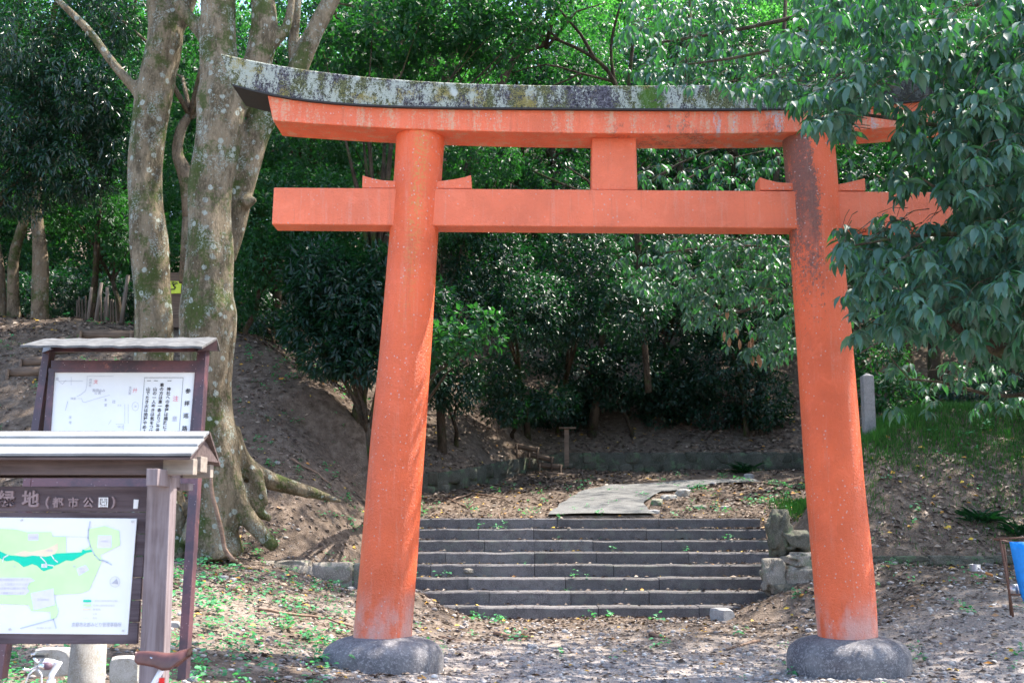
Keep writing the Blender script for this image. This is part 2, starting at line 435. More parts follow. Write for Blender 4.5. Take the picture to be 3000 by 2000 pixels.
def stonem(name, a, b, sc=8, lichen=.2):
    t = NT(name)
    n = t.noise(sc, 6, .7); f = t.noise(sc * 14, 4, .8); r = t.island()
    c = t.mix(t.range(n, .3, .7), a, b)
    c = t.mix(t.math('MULTIPLY', t.range(f, .5, .62), .6), c, tuple(min(1, k * 1.9) for k in b))
    c = t.mix(t.math('MULTIPLY', t.math('SUBTRACT', 1, r), .45), c, tuple(k * .45 for k in a))
    if lichen: c = t.mix(t.math('MULTIPLY', t.range(t.noise(3, 6, .7), .52, .64), lichen), c, (.10, .15, .08))
    t.bump(t.math('ADD', f, n), .7, .015)
    M[name] = t.fin(c, .9, .2)
stonem('stone_base', (.09, .085, .095), (.2, .19, .195), 3, 0)
stonem('stone_wall', (.14, .125, .10), (.28, .25, .22), 5, .5)
stonem('stone_wall_dark', (.05, .055, .04), (.12, .11, .09), 4, .8)
stonem('stone_step', (.085, .078, .08), (.17, .158, .16), 6, .15)
stonem('stone_pale', (.24, .23, .23), (.38, .365, .36), 12, 0)
stonem('stone_granite', (.30, .27, .22), (.46, .44, .42), 14, 0)
stonem('concrete', (.11, .11, .108), (.17, .17, .168), 5, 0)

def woodm(name, a, b, axis=2, sc=30, rough=.75):
    t = NT(name); s = [1, 1, 1]; s[axis] = .06
    n = t.noise(sc, 6, .65, t.mp(tuple(s)), .5); n2 = t.noise(3, 4)
    c = t.mix(t.range(n, .3, .7), a, b); c = t.mix(t.math('MULTIPLY', t.range(n2, .4, .7), .4), c, tuple(min(1, k * 1.35) for k in b))
    t.bump(n, .35, .004); M[name] = t.fin(c, rough, .3)
woodm('wood_post', (.12, .088, .088), (.23, .19, .195), 2)
woodm('wood_board', (.06, .04, .045), (.125, .095, .105), 0)
woodm('wood_beam', (.055, .038, .036), (.12, .088, .085), 0)
woodm('wood_end', (.18, .145, .12), (.30, .26, .22), 0)
woodm('wood_roof', (.15, .155, .16), (.27, .28, .29), 0, 18, .7)
woodm('wood_log', (.075, .05, .035), (.16, .11, .08), 0)
woodm('stick', (.13, .075, .05), (.27, .18, .13), 0)
woodm('stake', (.09, .07, .06), (.18, .145, .12), 2)
def paintedmetal():
    t = NT('metal_maroon'); n = t.noise(2.5, 6, .7); f = t.noise(55, 4, .8)
    c = t.mix(t.range(n, .38, .62), (.06, .038, .05), (.14, .062, .072))
    c = t.mix(t.math('MULTIPLY', t.range(t.noise(9, 5, .7), .62, .72), .5), c, (.42, .16, .12))
    c = t.mix(t.math('MULTIPLY', t.range(t.math('ADD', t.voro(30), t.math('MULTIPLY', f, .1)), .17, .12), .6), c, (.6, .45, .45))
    M['metal_maroon'] = t.fin(c, .45, .5)
paintedmetal()
simple('roof_sheet', (.10, .10, .10), .7, .35, 14, bump=.5)
simple('panel_white', (.80, .80, .80), .4, .03, 3)
simple('ink_black', (.02, .02, .025), .6, .1)
simple('ink_grey', (.45, .45, .5), .6, .1)
simple('ink_faint', (.62, .60, .68), .6, .05)
simple('ink_red', (.75, .25, .28), .6, .1)
simple('map_green', (.0, .62, .40), .45, .03)
simple('map_light', (.62, .86, .45), .45, .06, 6)
simple('map_peach', (.86, .72, .52), .45, .04)
simple('map_grey', (.72, .70, .80), .45, .03)
simple('map_road', (.50, .55, .66), .45, .03)
simple('sign_yellow', (.60, .72, .06), .5, .05)
simple('letter_wood', (.27, .20, .21), .6, .2, 40)
simple('leather', (.10, .038, .032), .38, .2, 30, .5)
simple('chrome', (.75, .75, .78), .2, .03, 5, .5, 1)
simple('white_paint', (.75, .75, .8), .3, .03)
simple('blue_paint', (.03, .05, .35), .3, .05)
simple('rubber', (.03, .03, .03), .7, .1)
simple('grip', (.12, .07, .09), .6, .1)
simple('tarp_blue', (.01, .24, .72), .45, .12, 9)
simple('rusty', (.13, .07, .05), .7, .4, 60)
simple('steel', (.5, .5, .52), .35, .2, 30, .5, .9)
simple('brown_handle', (.35, .16, .05), .5, .2)
simple('red_light', (.6, .02, .02), .3, .1)

# ------------------------------------------------------------------ ground sheet
def axis(a, f0, f1, b, fine, coarse):
    mid = np.arange(f0, f1, fine)
    lo = [f0]; st = fine
    while lo[-1] > a: st = min(st * 1.25, coarse); lo.append(lo[-1] - st)
    hi = [mid[-1]]; st = fine
    while hi[-1] < b: st = min(st * 1.25, coarse); hi.append(hi[-1] + st)
    return np.concatenate([np.array(lo[1:])[::-1], mid, np.array(hi[1:])])
def ground():
    xs = axis(-260, -9, 10, 260, .09, 8); ys = axis(-120, 5, 30, 320, .07, 8)
    X, Y = np.meshgrid(xs, ys); Z = h(X, Y)
    V = np.stack([X, Y, Z], -1).reshape(-1, 3)
    nx, ny = len(xs), len(ys)
    i = np.arange(nx - 1)[None, :] + (np.arange(ny - 1) * nx)[:, None]
    Fc = np.stack([i, i + 1, i + nx + 1, i + nx], -1).reshape(-1, 4)
    return fastmesh('ground', V, Fc, smooth=True)
def fastmesh(name, V, Fc, smooth=False):
    me = bpy.data.meshes.new(name)
    V = np.asarray(V, np.float32); Fc = np.asarray(Fc, np.int32); k = Fc.shape[1]
    me.vertices.add(len(V)); me.vertices.foreach_set('co', V.ravel())
    me.loops.add(Fc.size); me.loops.foreach_set('vertex_index', Fc.ravel())
    me.polygons.add(len(Fc)); me.polygons.foreach_set('loop_start', np.arange(0, Fc.size, k, dtype=np.int32))
    me.polygons.foreach_set('loop_total', np.full(len(Fc), k, np.int32))
    if smooth: me.polygons.foreach_set('use_smooth', np.ones(len(Fc), bool))
    me.update(calc_edges=True); me.validate(); return me
tag(link('ground', ground(), M['ground']), kind='structure')

# ------------------------------------------------------------------ foliage machinery
def rotframe(d, nrm):
    d = d / (np.linalg.norm(d, axis=1, keepdims=True) + 1e-9)
    s = np.cross(d, nrm); s /= np.linalg.norm(s, axis=1, keepdims=True) + 1e-9
    n = np.cross(s, d)
    return d, s, n
LEAF2 = (np.array([(0, 0, 0), (.45, .5, .06), (1, 0, -.12), (.45, -.5, .06)]), np.array([(0, 3, 2), (0, 2, 1)]))
LEAF8 = (np.array([(0, 0, 0), (.10, 0, .0), (.28, .40, .05), (.28, 0, 0), (.28, -.40, .05), (.56, .46, .02), (.56, 0, -.05), (.56, -.46, .02), (.80, .24, -.07), (.80, 0, -.12), (.80, -.24, -.07), (1, 0, -.25)]),
         np.array([(0, 1, 1, 1)]))
_q = [(1, 3, 2), (1, 4, 3), (3, 6, 5), (3, 5, 2), (4, 7, 6), (4, 6, 3), (6, 9, 8), (6, 8, 5), (7, 10, 9), (7, 9, 6), (9, 11, 8), (10, 11, 9)]
LEAF8 = (LEAF8[0], np.array(_q))
# the thin stalk
LEAF8 = (np.vstack([LEAF8[0], [(0, .02, 0), (.1, .02, 0)]]), np.vstack([LEAF8[1], [(0, 1, 13), (0, 13, 12)]]))
def leafmesh(name, c, d, nrm, L, W, tpl=LEAF2, smooth=False):
    T, Fc = tpl; N = len(c)
    d, s, n = rotframe(d, nrm)
    L = np.broadcast_to(L, (N,)).reshape(N, 1, 1); W = np.broadcast_to(W, (N,)).reshape(N, 1, 1)
    V = c[:, None, :] + d[:, None, :] * T[None, :, 0:1] * L + s[:, None, :] * T[None, :, 1:2] * W + n[:, None, :] * T[None, :, 2:3] * L
    k = len(T)
    FF = (Fc[None] + (np.arange(N) * k)[:, None, None]).reshape(-1, Fc.shape[1])
    return V.reshape(-1, 3), FF

def clusters(cen, out, nper, L, ratio=.42, droop=.6, spread=1.0, tpl=LEAF2, jit=.3):
    """whorls of leaves about twig tips cen (N,3) pointing out (N,3)"""
    N = len(cen)
    c = np.repeat(cen, nper, 0); o = np.repeat(out, nper, 0)
    r = RNG.normal(size=(N * nper, 3)); r /= np.linalg.norm(r, axis=1, keepdims=True)
    d = o * .55 + r * spread; d[:, 2] -= droop
    nrm = RNG.normal(size=(N * nper, 3)) * .35 + np.array((0, 0, 1.0)) + o * .6
    LL = L * RNG.uniform(.7, 1.15, N * nper)
    c = c + r * L * jit
    return leafmesh('', c, d, nrm, LL, LL * ratio, tpl)

def blobs_points(blobs, n, shell=.5):
    """blobs: (cx,cy,cz,rx,ry,rz); points spread in the volume, denser towards the outside, broken up by noise"""
    B = np.array(blobs, float); vol = np.prod(B[:, 3:], axis=1) ** .75; pr = vol / vol.sum()
    k = RNG.choice(len(B), n, p=pr); r = RNG.normal(size=(n, 3)); r /= np.linalg.norm(r, axis=1, keepdims=True)
    rad = RNG.uniform(shell ** 3, 1, n) ** (1 / 3)
    b = B[k]; lump = 1 + .22 * vn(r[:, 0] * 3 + k, r[:, 1] * 3 + r[:, 2] * 2.2, 1.3)
    p = b[:, :3] + r * b[:, 3:] * (rad * lump)[:, None]
    return p, r
def crown(name, blobs, n, nper, L, mat, parent, ratio=.42, droop=.5, tpl=LEAF2, shell=.5, sink=None, spread=1.0, smooth=False, above_ground=True):
    p, r = blobs_points(blobs, n, shell)
    if above_ground:
        k = p[:, 2] > h(p[:, 0], p[:, 1]) + .12; p, r = p[k], r[k]
    V, Fc = clusters(p, r, nper, L, ratio, droop, spread, tpl)
    me = fastmesh(name, V, Fc, smooth)
    return link(name, me, mat, parent), p

def trunk_px(mb, pts, Y, n=12, wob=.12, sub=3):
    """pts: (px, py, width px) with depth Y (or per-point 4th value)"""
    q = []; r = []
    for t in pts:
        y = t[3] if len(t) > 3 else Y
        q.append(P(t[0], t[1], y)); r.append(t[2] / 2 / F * y)
    # smooth resample (catmull)
    Q = []; R = []
    for i in range(len(q) - 1):
        p0 = q[max(i - 1, 0)]; p1 = q[i]; p2 = q[i + 1]; p3 = q[min(i + 2, len(q) - 1)]
        for k in range(sub):
            t = k / sub
            Q.append(.5 * (2 * p1 + (p2 - p0) * t + (2 * p0 - 5 * p1 + 4 * p2 - p3) * t * t + (3 * p1 - p0 - 3 * p2 + p3) * t ** 3))
            R.append(r[i] * (1 - t) + r[i + 1] * t)
    Q.append(q[-1]); R.append(r[-1])
    mb.tube(Q, R, n, True, wob); return Q

# ------------------------------------------------------------------ torii gate
YC = 12.25
def interp_curve(pts, x): 
    a = np.array(pts); return np.interp(x, a[:, 0], a[:, 1])
gate = thing('torii_gate', (3.35 / 2 + .1, YC, 0), 'large vermilion shrine gate with two leaning round pillars and a mossy curved top beam', 'gate')
def pillar(L, R):
    mb = MB(); pts = []; rad = []
    ys = np.linspace(max(L[0][1], R[0][1]), 372, 40)
    L = sorted(L, key=lambda p: p[1]); R = sorted(R, key=lambda p: p[1])
    for py in ys:
        xl = np.interp(py, [p[1] for p in L], [p[0] for p in L]); xr = np.interp(py, [p[1] for p in R], [p[0] for p in R])
        a = P(xl, py, YC); b = P(xr, py, YC); c = (a + b) / 2; pts.append(c); rad.append((b - a)[0] / 2)
    n = 48
    vs = []; fs = []
    for i, (p, r) in enumerate(zip(pts, rad)):
        for k in range(n):
            an = 2 * math.pi * k / n; rr = r * (1 + .006 * mnoise.noise(Vector((math.cos(an) * 2, math.sin(an) * 2, p[2] * 1.5 + p[0]))))
            vs.append((p[0] + rr * math.cos(an), p[1] + rr * math.sin(an), p[2]))
    for i in range(len(pts) - 1):
        for k in range(n):
            a = i * n + k; b = i * n + (k + 1) % n; fs.append((a, b, b + n, a + n))
    fs.append(tuple((len(pts) - 1) * n + k for k in range(n)))
    mb.add(vs, fs); return mb
PL = pillar([(1034, 1880), (1036, 1850), (1055, 1650), (1085, 1300), (1115, 1000), (1140, 700), (1157, 480), (1162, 380)],
            [(1206, 1880), (1207, 1850), (1222, 1650), (1245, 1300), (1265, 1000), (1283, 700), (1297, 480), (1305, 380)])
PR = pillar([(2400, 1885), (2398, 1865), (2385, 1700), (2360, 1400), (2335, 1000), (2315, 700), (2301, 500), (2290, 380)],
            [(2571, 1885), (2570, 1865), (2560, 1700), (2528, 1400), (2495, 1000), (2465, 700), (2450, 500), (2440, 380)])
PL.build('pillar', M['vermilion_pillar'], gate, True); o = PR.build('pillar', M['vermilion_pillar'], gate, True); o['label'] = 'pillar with a dark algae stain down its upper half'

def swept(top, bot, yf, yb, ridge=0, yft=None):
    """a beam whose front face follows two traced edges (equal number of stations)"""
    mb = MB(); st = []
    for (tx, ty), (bx, by) in zip(top, bot):
        t = P(tx, ty, yf if yft is None else yft); b = P(bx, by, yf)
        tb = t.copy(); tb[1] = yb; bb = b.copy(); bb[1] = yb
        s = [b, t]
        if ridge: m = t.copy(); m[1] = (yf + yb) / 2; m[2] += ridge; s.append(m)
        s += [tb, bb]; st.append(s)
    k = len(st[0]); vs = [p for s in st for p in s]; fs = []
    for i in range(len(st) - 1):
        for j in range(k):
            a = i * k + j; b = i * k + (j + 1) % k; fs.append((a, a + k, b + k, b))
    fs.append(tuple(range(k))); fs.append(tuple((len(st) - 1) * k + j for j in range(k - 1, -1, -1)))
    mb.add(vs, fs); return mb
def stations(f, x0, x1, n): 
    return [(x, float(np.interp(x, [p[0] for p in f], [p[1] for p in f]))) for x in np.linspace(x0, x1, n)]
def smoothcurve(pts, n=40, x0=None, x1=None):
    a = np.array(pts, float); xm = (a[:, 0].min() + a[:, 0].max()) / 2; xs = (a[:, 0] - xm) / 1000
    c = np.polyfit(xs, a[:, 1], 6); x = np.linspace(x0 if x0 else a[0, 0], x1 if x1 else a[-1, 0], n)
    return [(k, float(np.polyval(c, (k - xm) / 1000))) for k in x]
ktop = smoothcurve([(645, 158), (780, 185), (950, 213), (1130, 231), (1300, 242), (1500, 248), (1700, 251), (1900, 252), (2100, 251), (2300, 245), (2500, 241), (2597, 238), (2734, 221), (2850, 199), (2953, 172)])
kbot = smoothcurve([(681, 249), (780, 274), (950, 299), (1130, 311), (1300, 315), (1500, 317), (1700, 319), (1900, 320), (2100, 320), (2300, 318), (2450, 313), (2570, 305), (2700, 293), (2820, 277), (2917, 257)])
k = swept(ktop, kbot, 11.93, 12.58, ridge=.10, yft=11.95); k.build('top_beam', M['kasagi'], gate, bevel=.012)
swept([(x, y - 2.5) for x, y in kbot], [(x, y + 2) for x, y in kbot], 11.922, 12.55).build('shadow_gap', M['rubber'], gate)  # thin black strip added as the shadow gap under the top beam
stop_ = smoothcurve([(782, 272), (950, 297), (1130, 309), (1300, 313), (1500, 315), (1700, 317), (2000, 319), (2300, 316), (2450, 311), (2570, 303), (2700, 291), (2816, 275)])
sbot = smoothcurve([(799, 353), (950, 365), (1140, 374), (1300, 382), (1500, 387), (1700, 390), (2000, 391), (2290, 389), (2450, 382), (2618, 374), (2700, 366), (2799, 356)])
swept(stop_, sbot, 11.97, 12.5).build('upper_lintel', M['vermilion_lintel'], gate, bevel=.012)
nt_ = [(802, 549), (1300, 552.5), (1800, 556), (2300, 559.5), (2800, 563)]; nb_ = [(796, 657), (1298, 661), (1800, 665), (2302, 668), (2802, 672)]
swept(nt_, nb_, 12.10, 12.40).build('tie_beam', M['vermilion_beam'], gate, bevel=.012)
swept([(1735, 404), (1864, 404)], [(1733, 556), (1868, 557)], 12.135, 12.36).build('centre_strut', M['vermilion_beam'], gate, bevel=.01)
# wedges on the tie beam, two at each pillar
def wedge(pts):
    mb = MB(); fr = [P(x, y, 12.12) for x, y in pts]; bk = [p + np.array((0, .25, 0)) for p in fr]; n = len(fr)
    mb.add(fr + bk, [tuple(range(n - 1, -1, -1)), tuple(range(n, 2 * n))] + [(i, (i + 1) % n, (i + 1) % n + n, i + n) for i in range(n)])
    o = mb.build('wedge', M['vermilion_beam'], gate, bevel=.006)
wedge([(1061, 551), (1062, 514), (1090, 522), (1120, 528), (1175, 531), (1175, 551)])
wedge([(1270, 552), (1270, 532), (1292, 530), (1330, 525), (1360, 519), (1380, 513), (1382, 552)])
wedge([(2228, 557), (2226, 519), (2250, 527), (2280, 534), (2330, 537), (2330, 557)])
wedge([(2430, 559), (2430, 542), (2460, 539), (2495, 532), (2534, 522), (2536, 559)])
# round footing stones
def footing(cx, lab, seed):
    c = P(cx, 1868, YC); V, T = ICO[4]
    mb = MB(); out = []
    for p in V:
        r = 1 + .08 * mnoise.noise(Vector(p * 1.5) + Vector((seed, 0, 0))) + .02 * mnoise.noise(Vector(p * 7) + Vector((seed, 0, 0)))
        q = p * r
        # superellipsoid: flat top, steep rounded flank
        hh = math.hypot(q[0], q[1]); zz = q[2]
        f = (abs(hh) ** 3.2 + abs(zz) ** 3.2) ** (-1 / 3.2)
        q = np.array((q[0] * f, q[1] * f, q[2] * f))
        out.append((c[0] + q[0] * .615 + .02, YC + q[1] * .6, c[2] - .24 + q[2] * .265 * (1 + .06 * mnoise.noise(Vector((q[0] * 1.5 + seed, q[1] * 1.5, 0))))))
    mb.add(out, T); o = mb.build('footing_stone', M['stone_base'], gate, True)
    return o
footing(1117, '', 3); footing(2478, '', 8)

# ------------------------------------------------------------------ stone staircase
st = thing('stone_staircase', (1, 17.3, 0), 'wide flight of eight worn grey stone steps behind the gate', 'steps')
for i in range(NST):
    mb = MB(); y0 = ST0 + i * STR; z1 = .08 + (i + 1) * SRISE
    r = np.random.default_rng(i + 50); xs = [SX0 + .02]
    while xs[-1] < SX1 - 1.2: xs.append(xs[-1] + r.uniform(.9, 1.9))
    xs[-1] = SX1
    for a, b in zip(xs[:-1], xs[1:]):
        dz = r.uniform(-.006, .006); dy = r.uniform(-.01, .01); rz = 0; nseg = 10
        # blocks with slightly worn, uneven nosing
        vs = []; X = np.linspace(a + .004, b - .004, nseg)
        for x in X:
            wv = .016 * mnoise.noise(Vector((x * 2.2, i * 3.0, 0))) + .006 * mnoise.noise(Vector((x * 9, i, 2)))
            yf = y0 + dy + wv; zt = z1 + dz + wv * .8
            vs += [(x, yf, z1 - SRISE - .12), (x, yf - .003, zt - .02), (x, yf + .018, zt), (x, y0 + STR + .06, zt - .004), (x, y0 + STR + .06, z1 - SRISE - .12)]
        fs = []
        for q in range(nseg - 1):
            for j in range(5):
                u = q * 5 + j; v = q * 5 + (j + 1) % 5; fs.append((u, u + 5, v + 5, v))
        fs += [(0, 1, 2, 3, 4), tuple((nseg - 1) * 5 + j for j in (4, 3, 2, 1, 0))]
        mb.add(vs, fs)
    mb.build('step', M['stone_step'], st)

# concrete path on the landing
def sheet(poly_left, poly_right, lift, name, mat):
    mb = MB(); n = 26; vs = []
    for i in range(n):
        t = i / (n - 1) * (len(poly_left) - 1); k = min(int(t), len(poly_left) - 2); f = t - k
        a = np.array(poly_left[k]) * (1 - f) + np.array(poly_left[k + 1]) * f; b = np.array(poly_right[k]) * (1 - f) + np.array(poly_right[k + 1]) * f
        for j in range(11):
            p = a + (b - a) * j / 10; x, y = p[0] + .02 * math.sin(y_ := p[1] * 7), p[1]
            vs.append((x, y, float(np.maximum(h(x, y), land(y) - .01 if y > 20.85 else 1.485)) + lift + .012 * math.sin(math.pi * j / 10)))
    mb.add(vs, [(i * 11 + j, i * 11 + j + 1, (i + 1) * 11 + j + 1, (i + 1) * 11 + j) for i in range(n - 1) for j in range(10)])
    o = mb.build(name, mat, None, True); tag(o, kind='structure'); return o
sheet([(.62, 20.82), (.95, 22.4), (1.35, 23.9), (2.1, 25.0), (3.6, 25.8), (5.3, 26.3)], [(2.5, 20.82), (2.45, 21.6), (2.5, 22.6), (3.0, 23.8), (3.9, 24.9), (5.4, 25.6)], .045, 'path', M['concrete'])

# ------------------------------------------------------------------ walls of field stones
def stonewall(name, px, y_of, zrange, rows, mat, label, sz=.3, jit=.2, dep=.18):
    """a run of stones following x positions px, depth y_of(x), bottom/top zrange(x)"""
    mb = MB(); sd = 1; x0, x1 = px
    c0 = ((x0 + x1) / 2, float(y_of((x0 + x1) / 2)), float(zrange((x0 + x1) / 2)[0]))
    for r in range(rows):
        x = x0 + (r % 2) * sz * .4
        while x < x1:
            wd = sz * random.uniform(.7, 1.5); lo, hi = zrange(x); hh = (hi - lo) / rows
            if hh > .04:
                y = float(y_of(x + wd / 2))
                mb.rock((x + wd / 2, y + random.uniform(-.01, .02), lo + hh * (r + .5)), (wd * .64, dep, hh * random.uniform(.62, .74)), sd, 3, .38, random.uniform(-.1, .1), .74)
            x += wd; sd += 1
    n = 24; vs = []
    for i in range(n + 1):
        x = x0 + (x1 - x0) * i / n; lo, hi = zrange(x); y = float(y_of(x)); dd = dep * .45
        dd = dep * .68; vs += [(x, y - dd, lo - .1), (x, y - dd, hi - .04), (x, y + dep, hi - .03), (x, y + dep, lo - .1)]
    mb.add(vs, [(i * 4 + j, i * 4 + 4 + j, i * 4 + 4 + (j + 1) % 4, i * 4 + (j + 1) % 4) for i in range(n) for j in range(4)])
    t = mb.build(name, mat, None, True, origin=c0); return tag(t, label, 'stone wall')
# low wall left of the gate: from under the big tree to the staircase
def zl(x):
    g = float(h(x, 16.95)); return (g - .12, .92 if x < -3 else .92 + .05 * math.sin(x * 3))
stonewall('stone_wall', (-5.0, -2.25), lambda x: 17.1 - .03 * (x + 4), zl, 1, M['stone_wall'], 'low fieldstone retaining wall between the big tree roots and the left gate pillar', .42, dep=.2)
stonewall('stone_wall', (4.7, 6.9), lambda x: 17.25, lambda x: (float(h(x, 17.0)) - .1, .98 + .0 * x), 2, M['stone_wall_dark'], 'mossy low stone wall at the foot of the grassy bank behind the right pillar', .36)
stonewall('stone_wall', (-1.9, 9.0), lambda x: ywall(x) - .03, lambda x: (float(land(ywall(x))) - .1, float(land(ywall(x))) + .42), 2, M['stone_wall_dark'], 'long dark mossy stone wall at the back of the landing below the wooded slope', .34, dep=.16)
# rough pile of stones right of the steps
for (px, py, D, r, lab, sd, pn) in [(2285, 1560, 17.75, (.16, .16, .34), 'tall upright mossy rock beside the right end of the steps', 4, 0),
                                (2345, 1640, 17.45, (.30, .22, .11), 'flat pale brown rock lying under the fern bank right of the steps', 9, 1),
                                (2345, 1688, 17.3, (.32, .22, .15), 'broad tan boulder low in the rock pile right of the steps', 12, 2),
                                (2335, 1735, 17.15, (.32, .2, .12), 'dark mossy bottom rock of the pile right of the steps', 15, 3),
                                (2265, 1690, 17.3, (.15, .15, .26), 'narrow leaning rock at the lower right corner of the steps', 17, 4),
                                (2330, 1585, 17.8, (.28, .22, .16), 'dark green rock on top of the pile right of the steps', 22, 5)]:
    c = P(px, py, D); mb = MB(); mb.rock(c, np.array(r) * 1.12, sd, 4, .75, .2 * sd, .92)
    tag(mb.build('rock', M['stone_wall_dark' if pn in (0, 3, 5) else 'stone_wall'], None, True, origin=c), lab, 'rock', 'rocks piled right of the steps')

def groundrock(px, py, r, lab, mat='stone_pale', sd=1, sub=2, flat=.8, grp=None, name='stone', cat='stone'):
    c = G(px, py); c = c + np.array((0, 0, r[2] * .35)); mb = MB(); mb.rock(c, r, sd, sub, .35, sd, flat)
    return tag(mb.build(name, M[mat], None, False, origin=c), lab, cat, grp)
groundrock(2116, 1812, (.23, .17, .15), 'squared pale grey granite block lying at the foot of the steps', 'stone_pale', 21, 2, .62)
groundrock(813, 1358, (.065, .05, .035), 'white oval stone on the slope beside the long tree root', 'stone_pale', 5)
groundrock(1017, 1708, (.07, .06, .035), 'small white stone just left of the left pillar', 'stone_pale', 6)
groundrock(1028, 1727, (.085, .06, .04), 'flat pale stone touching the left edge of the left pillar', 'stone_pale', 7)
groundrock(655, 1697, (.07, .06, .045), 'cream stone in the weeds left of centre, nearer the sign post', 'stone_pale', 9)
groundrock(683, 1702, (.07, .05, .04), 'cream stone in the weeds, right hand one of a close pair', 'stone_pale', 11)
groundrock(510, 1835, (.07, .06, .05), 'pale rounded stone between the wooden post and the maroon leg', 'stone_pale', 13)
groundrock(565, 1975, (.065, .05, .03), 'smooth pinkish grey stone at the foot of the maroon leg', 'stone_pale', 14)
groundrock(566, 1992, (.06, .05, .03), 'smooth grey stone at the bottom edge below its pinkish neighbour', 'stone_pale', 15)
groundrock(1915, 1503, (.13, .09, .06), 'pale angular stone at the right edge of the path just above the steps', 'stone_pale', 16)
groundrock(1925, 1478, (.2, .13, .1), 'brownish boulder where the path meets the rubble', 'stone_wall', 17)
groundrock(2000, 1452, (.19, .14, .12), 'grey boulder in the rubble beside the path', 'stone_granite', 18)
groundrock(1960, 1462, (.2, .12, .08), 'long grey stone in the rubble bordering the path', 'stone_granite', 19)
groundrock(2195, 1402, (.19, .13, .1), 'large pale stone at the far end of the rubble by the path bend', 'stone_pale', 20)
groundrock(2090, 1420, (.1, .08, .05), 'small white stone in the rubble below the far large stone', 'stone_pale', 23)
groundrock(2125, 1490, (.1, .08, .05), 'grey stone in the litter just above the top step', 'stone_granite', 24)
groundrock(2050, 1488, (.16, .1, .05), 'flat brownish stone just above the top step', 'stone_wall', 25)
groundrock(1375, 1674, (.13, .08, .05), 'rounded brown stone sitting on a middle step', 'stone_wall', 26)
groundrock(480, 1690, (.1, .08, .06), 'grey stone at the bottom of the tree trunk by the kiosk', 'stone_granite', 28)
groundrock(645, 1640, (.12, .1, .1), 'grey green stone against the foot of the trunk', 'stone_wall', 29)
groundrock(1560, 1895, (.11, .07, .03), 'flat cream stone half buried in the gravel between the pillars', 'stone_pale', 30)
groundrock(2370, 1850, (.07, .05, .04), 'white stone touching the right footing', 'stone_pale', 33)

# ------------------------------------------------------------------ sticks and logs
def stick(pix, r, lab, mat='stick', lift=.02, name='fallen_branch', cat='branch', n=7, grp=None):
    q = [G(a, b) + np.array((0, 0, lift + (c if c else 0))) for a, b, c in pix]
    mb = MB(); Q = []; 
    for i in range(len(q) - 1):
        for k in range(4): Q.append(q[i] + (q[i + 1] - q[i]) * k / 4 + np.array((0, 0, .008 * math.sin(i * 4 + k * 1.7))))
    Q.append(q[-1]); mb.tube(Q, [r * (1 - .5 * i / len(Q)) for i in range(len(Q))], n, True, .2)
    return tag(mb.build(name, M[mat], None, True, origin=q[0]), lab, cat, grp)
stick([(1450, 1858, 0), (1510, 1872, .01), (1555, 1868, 0)], .03, 'short dark branch lying on the gravel between the pillars')
stick([(1905, 1862, 0), (1940, 1868, 0)], .035, 'stubby piece of wood on the gravel right of centre')
stick([(755, 1797, .03), (860, 1810, .03), (960, 1825, .03), (1035, 1843, .01)], .018, 'long thin brown branch lying in the weeds towards the left pillar')
stick([(1285, 1868, 0), (1350, 1880, 0)], .013, 'thin stick beside the left footing stone')
stick([(850, 1350, .03), (890, 1375, .04), (930, 1395, .03), (972, 1428, .02)], .018, 'curving thin root above the long tree root')
stick([(2225, 1880, .0), (2130, 1905, 0)], .022, 'pale stick on the gravel near the right footing')
stick([(1325, 1470, .02), (1385, 1450, .03), (1480, 1467, .02)], .02, 'dead branch on the leaf litter left of the path')
stick([(1300, 1462, .02), (1370, 1490, .02), (1400, 1480, .03)], .014, 'thin twig on the litter above the left end of the steps')
stick([(1460, 1512, .03), (1470, 1530, .0), (1480, 1545, 0)], .01, 'forked twig hanging over the top step')

def logstep(a, b, D, r, lab, grp):
    p = P(*a, D); q = P(*b, D); mb = MB()
    for c in (p, q): pass
    mb.tube([p, p + (q - p) * .33, p + (q - p) * .66, q], [r, r * 1.04, r * .97, r], 12, True, .1)
    t = thing('log_step', (p + q) / 2, lab, 'log step', grp)
    mb.build('log', M['wood_log'], t, True)
    for f in (.08, .92):
        s = p + (q - p) * f; pb = MB(); pb.tube([s + np.array((0, -r * 1.15, -.3)), s + np.array((0, -r * 1.15, r * .7))], r * .35, 8, True, .08); pb.build('peg', M['wood_log'], t, True)
gL = 'log steps up the left slope'
def onD(px, py): return G(px, py)[1]
for a, b, r, lab in [((228, 982), (405, 982), .10, 'topmost log step on the left slope behind the sign roof'),
                     ((140, 1025), (300, 1020), .09, 'second log step down the left slope'),
                     ((60, 1062), (150, 1058), .09, 'short log step left of the maroon sign near its roof'),
                     ((20, 1092), (135, 1088), .09, 'lowest log step on the left slope beside the maroon sign')]:
    logstep(a, b, onD((a[0] + b[0]) / 2, a[1]) - .05, r, lab, gL)
gB = 'log steps at the back wall'
for a, b, D, lab in [((1508, 1305), (1580, 1318), 25.6, 'highest log step of the short flight at the back wall'),
                     ((1545, 1330), (1622, 1346), 25.3, 'second highest log step at the back wall'),
                     ((1575, 1360), (1648, 1368), 25.0, 'third log step down at the back wall'),
                     ((1590, 1388), (1684, 1396), 24.7, 'lowest log step at the back wall beside the path')]:
    p = onD((a[0] + b[0]) / 2, a[1]); logstep(a, b, min(p, 27.3) - .1, .065, lab, gB)

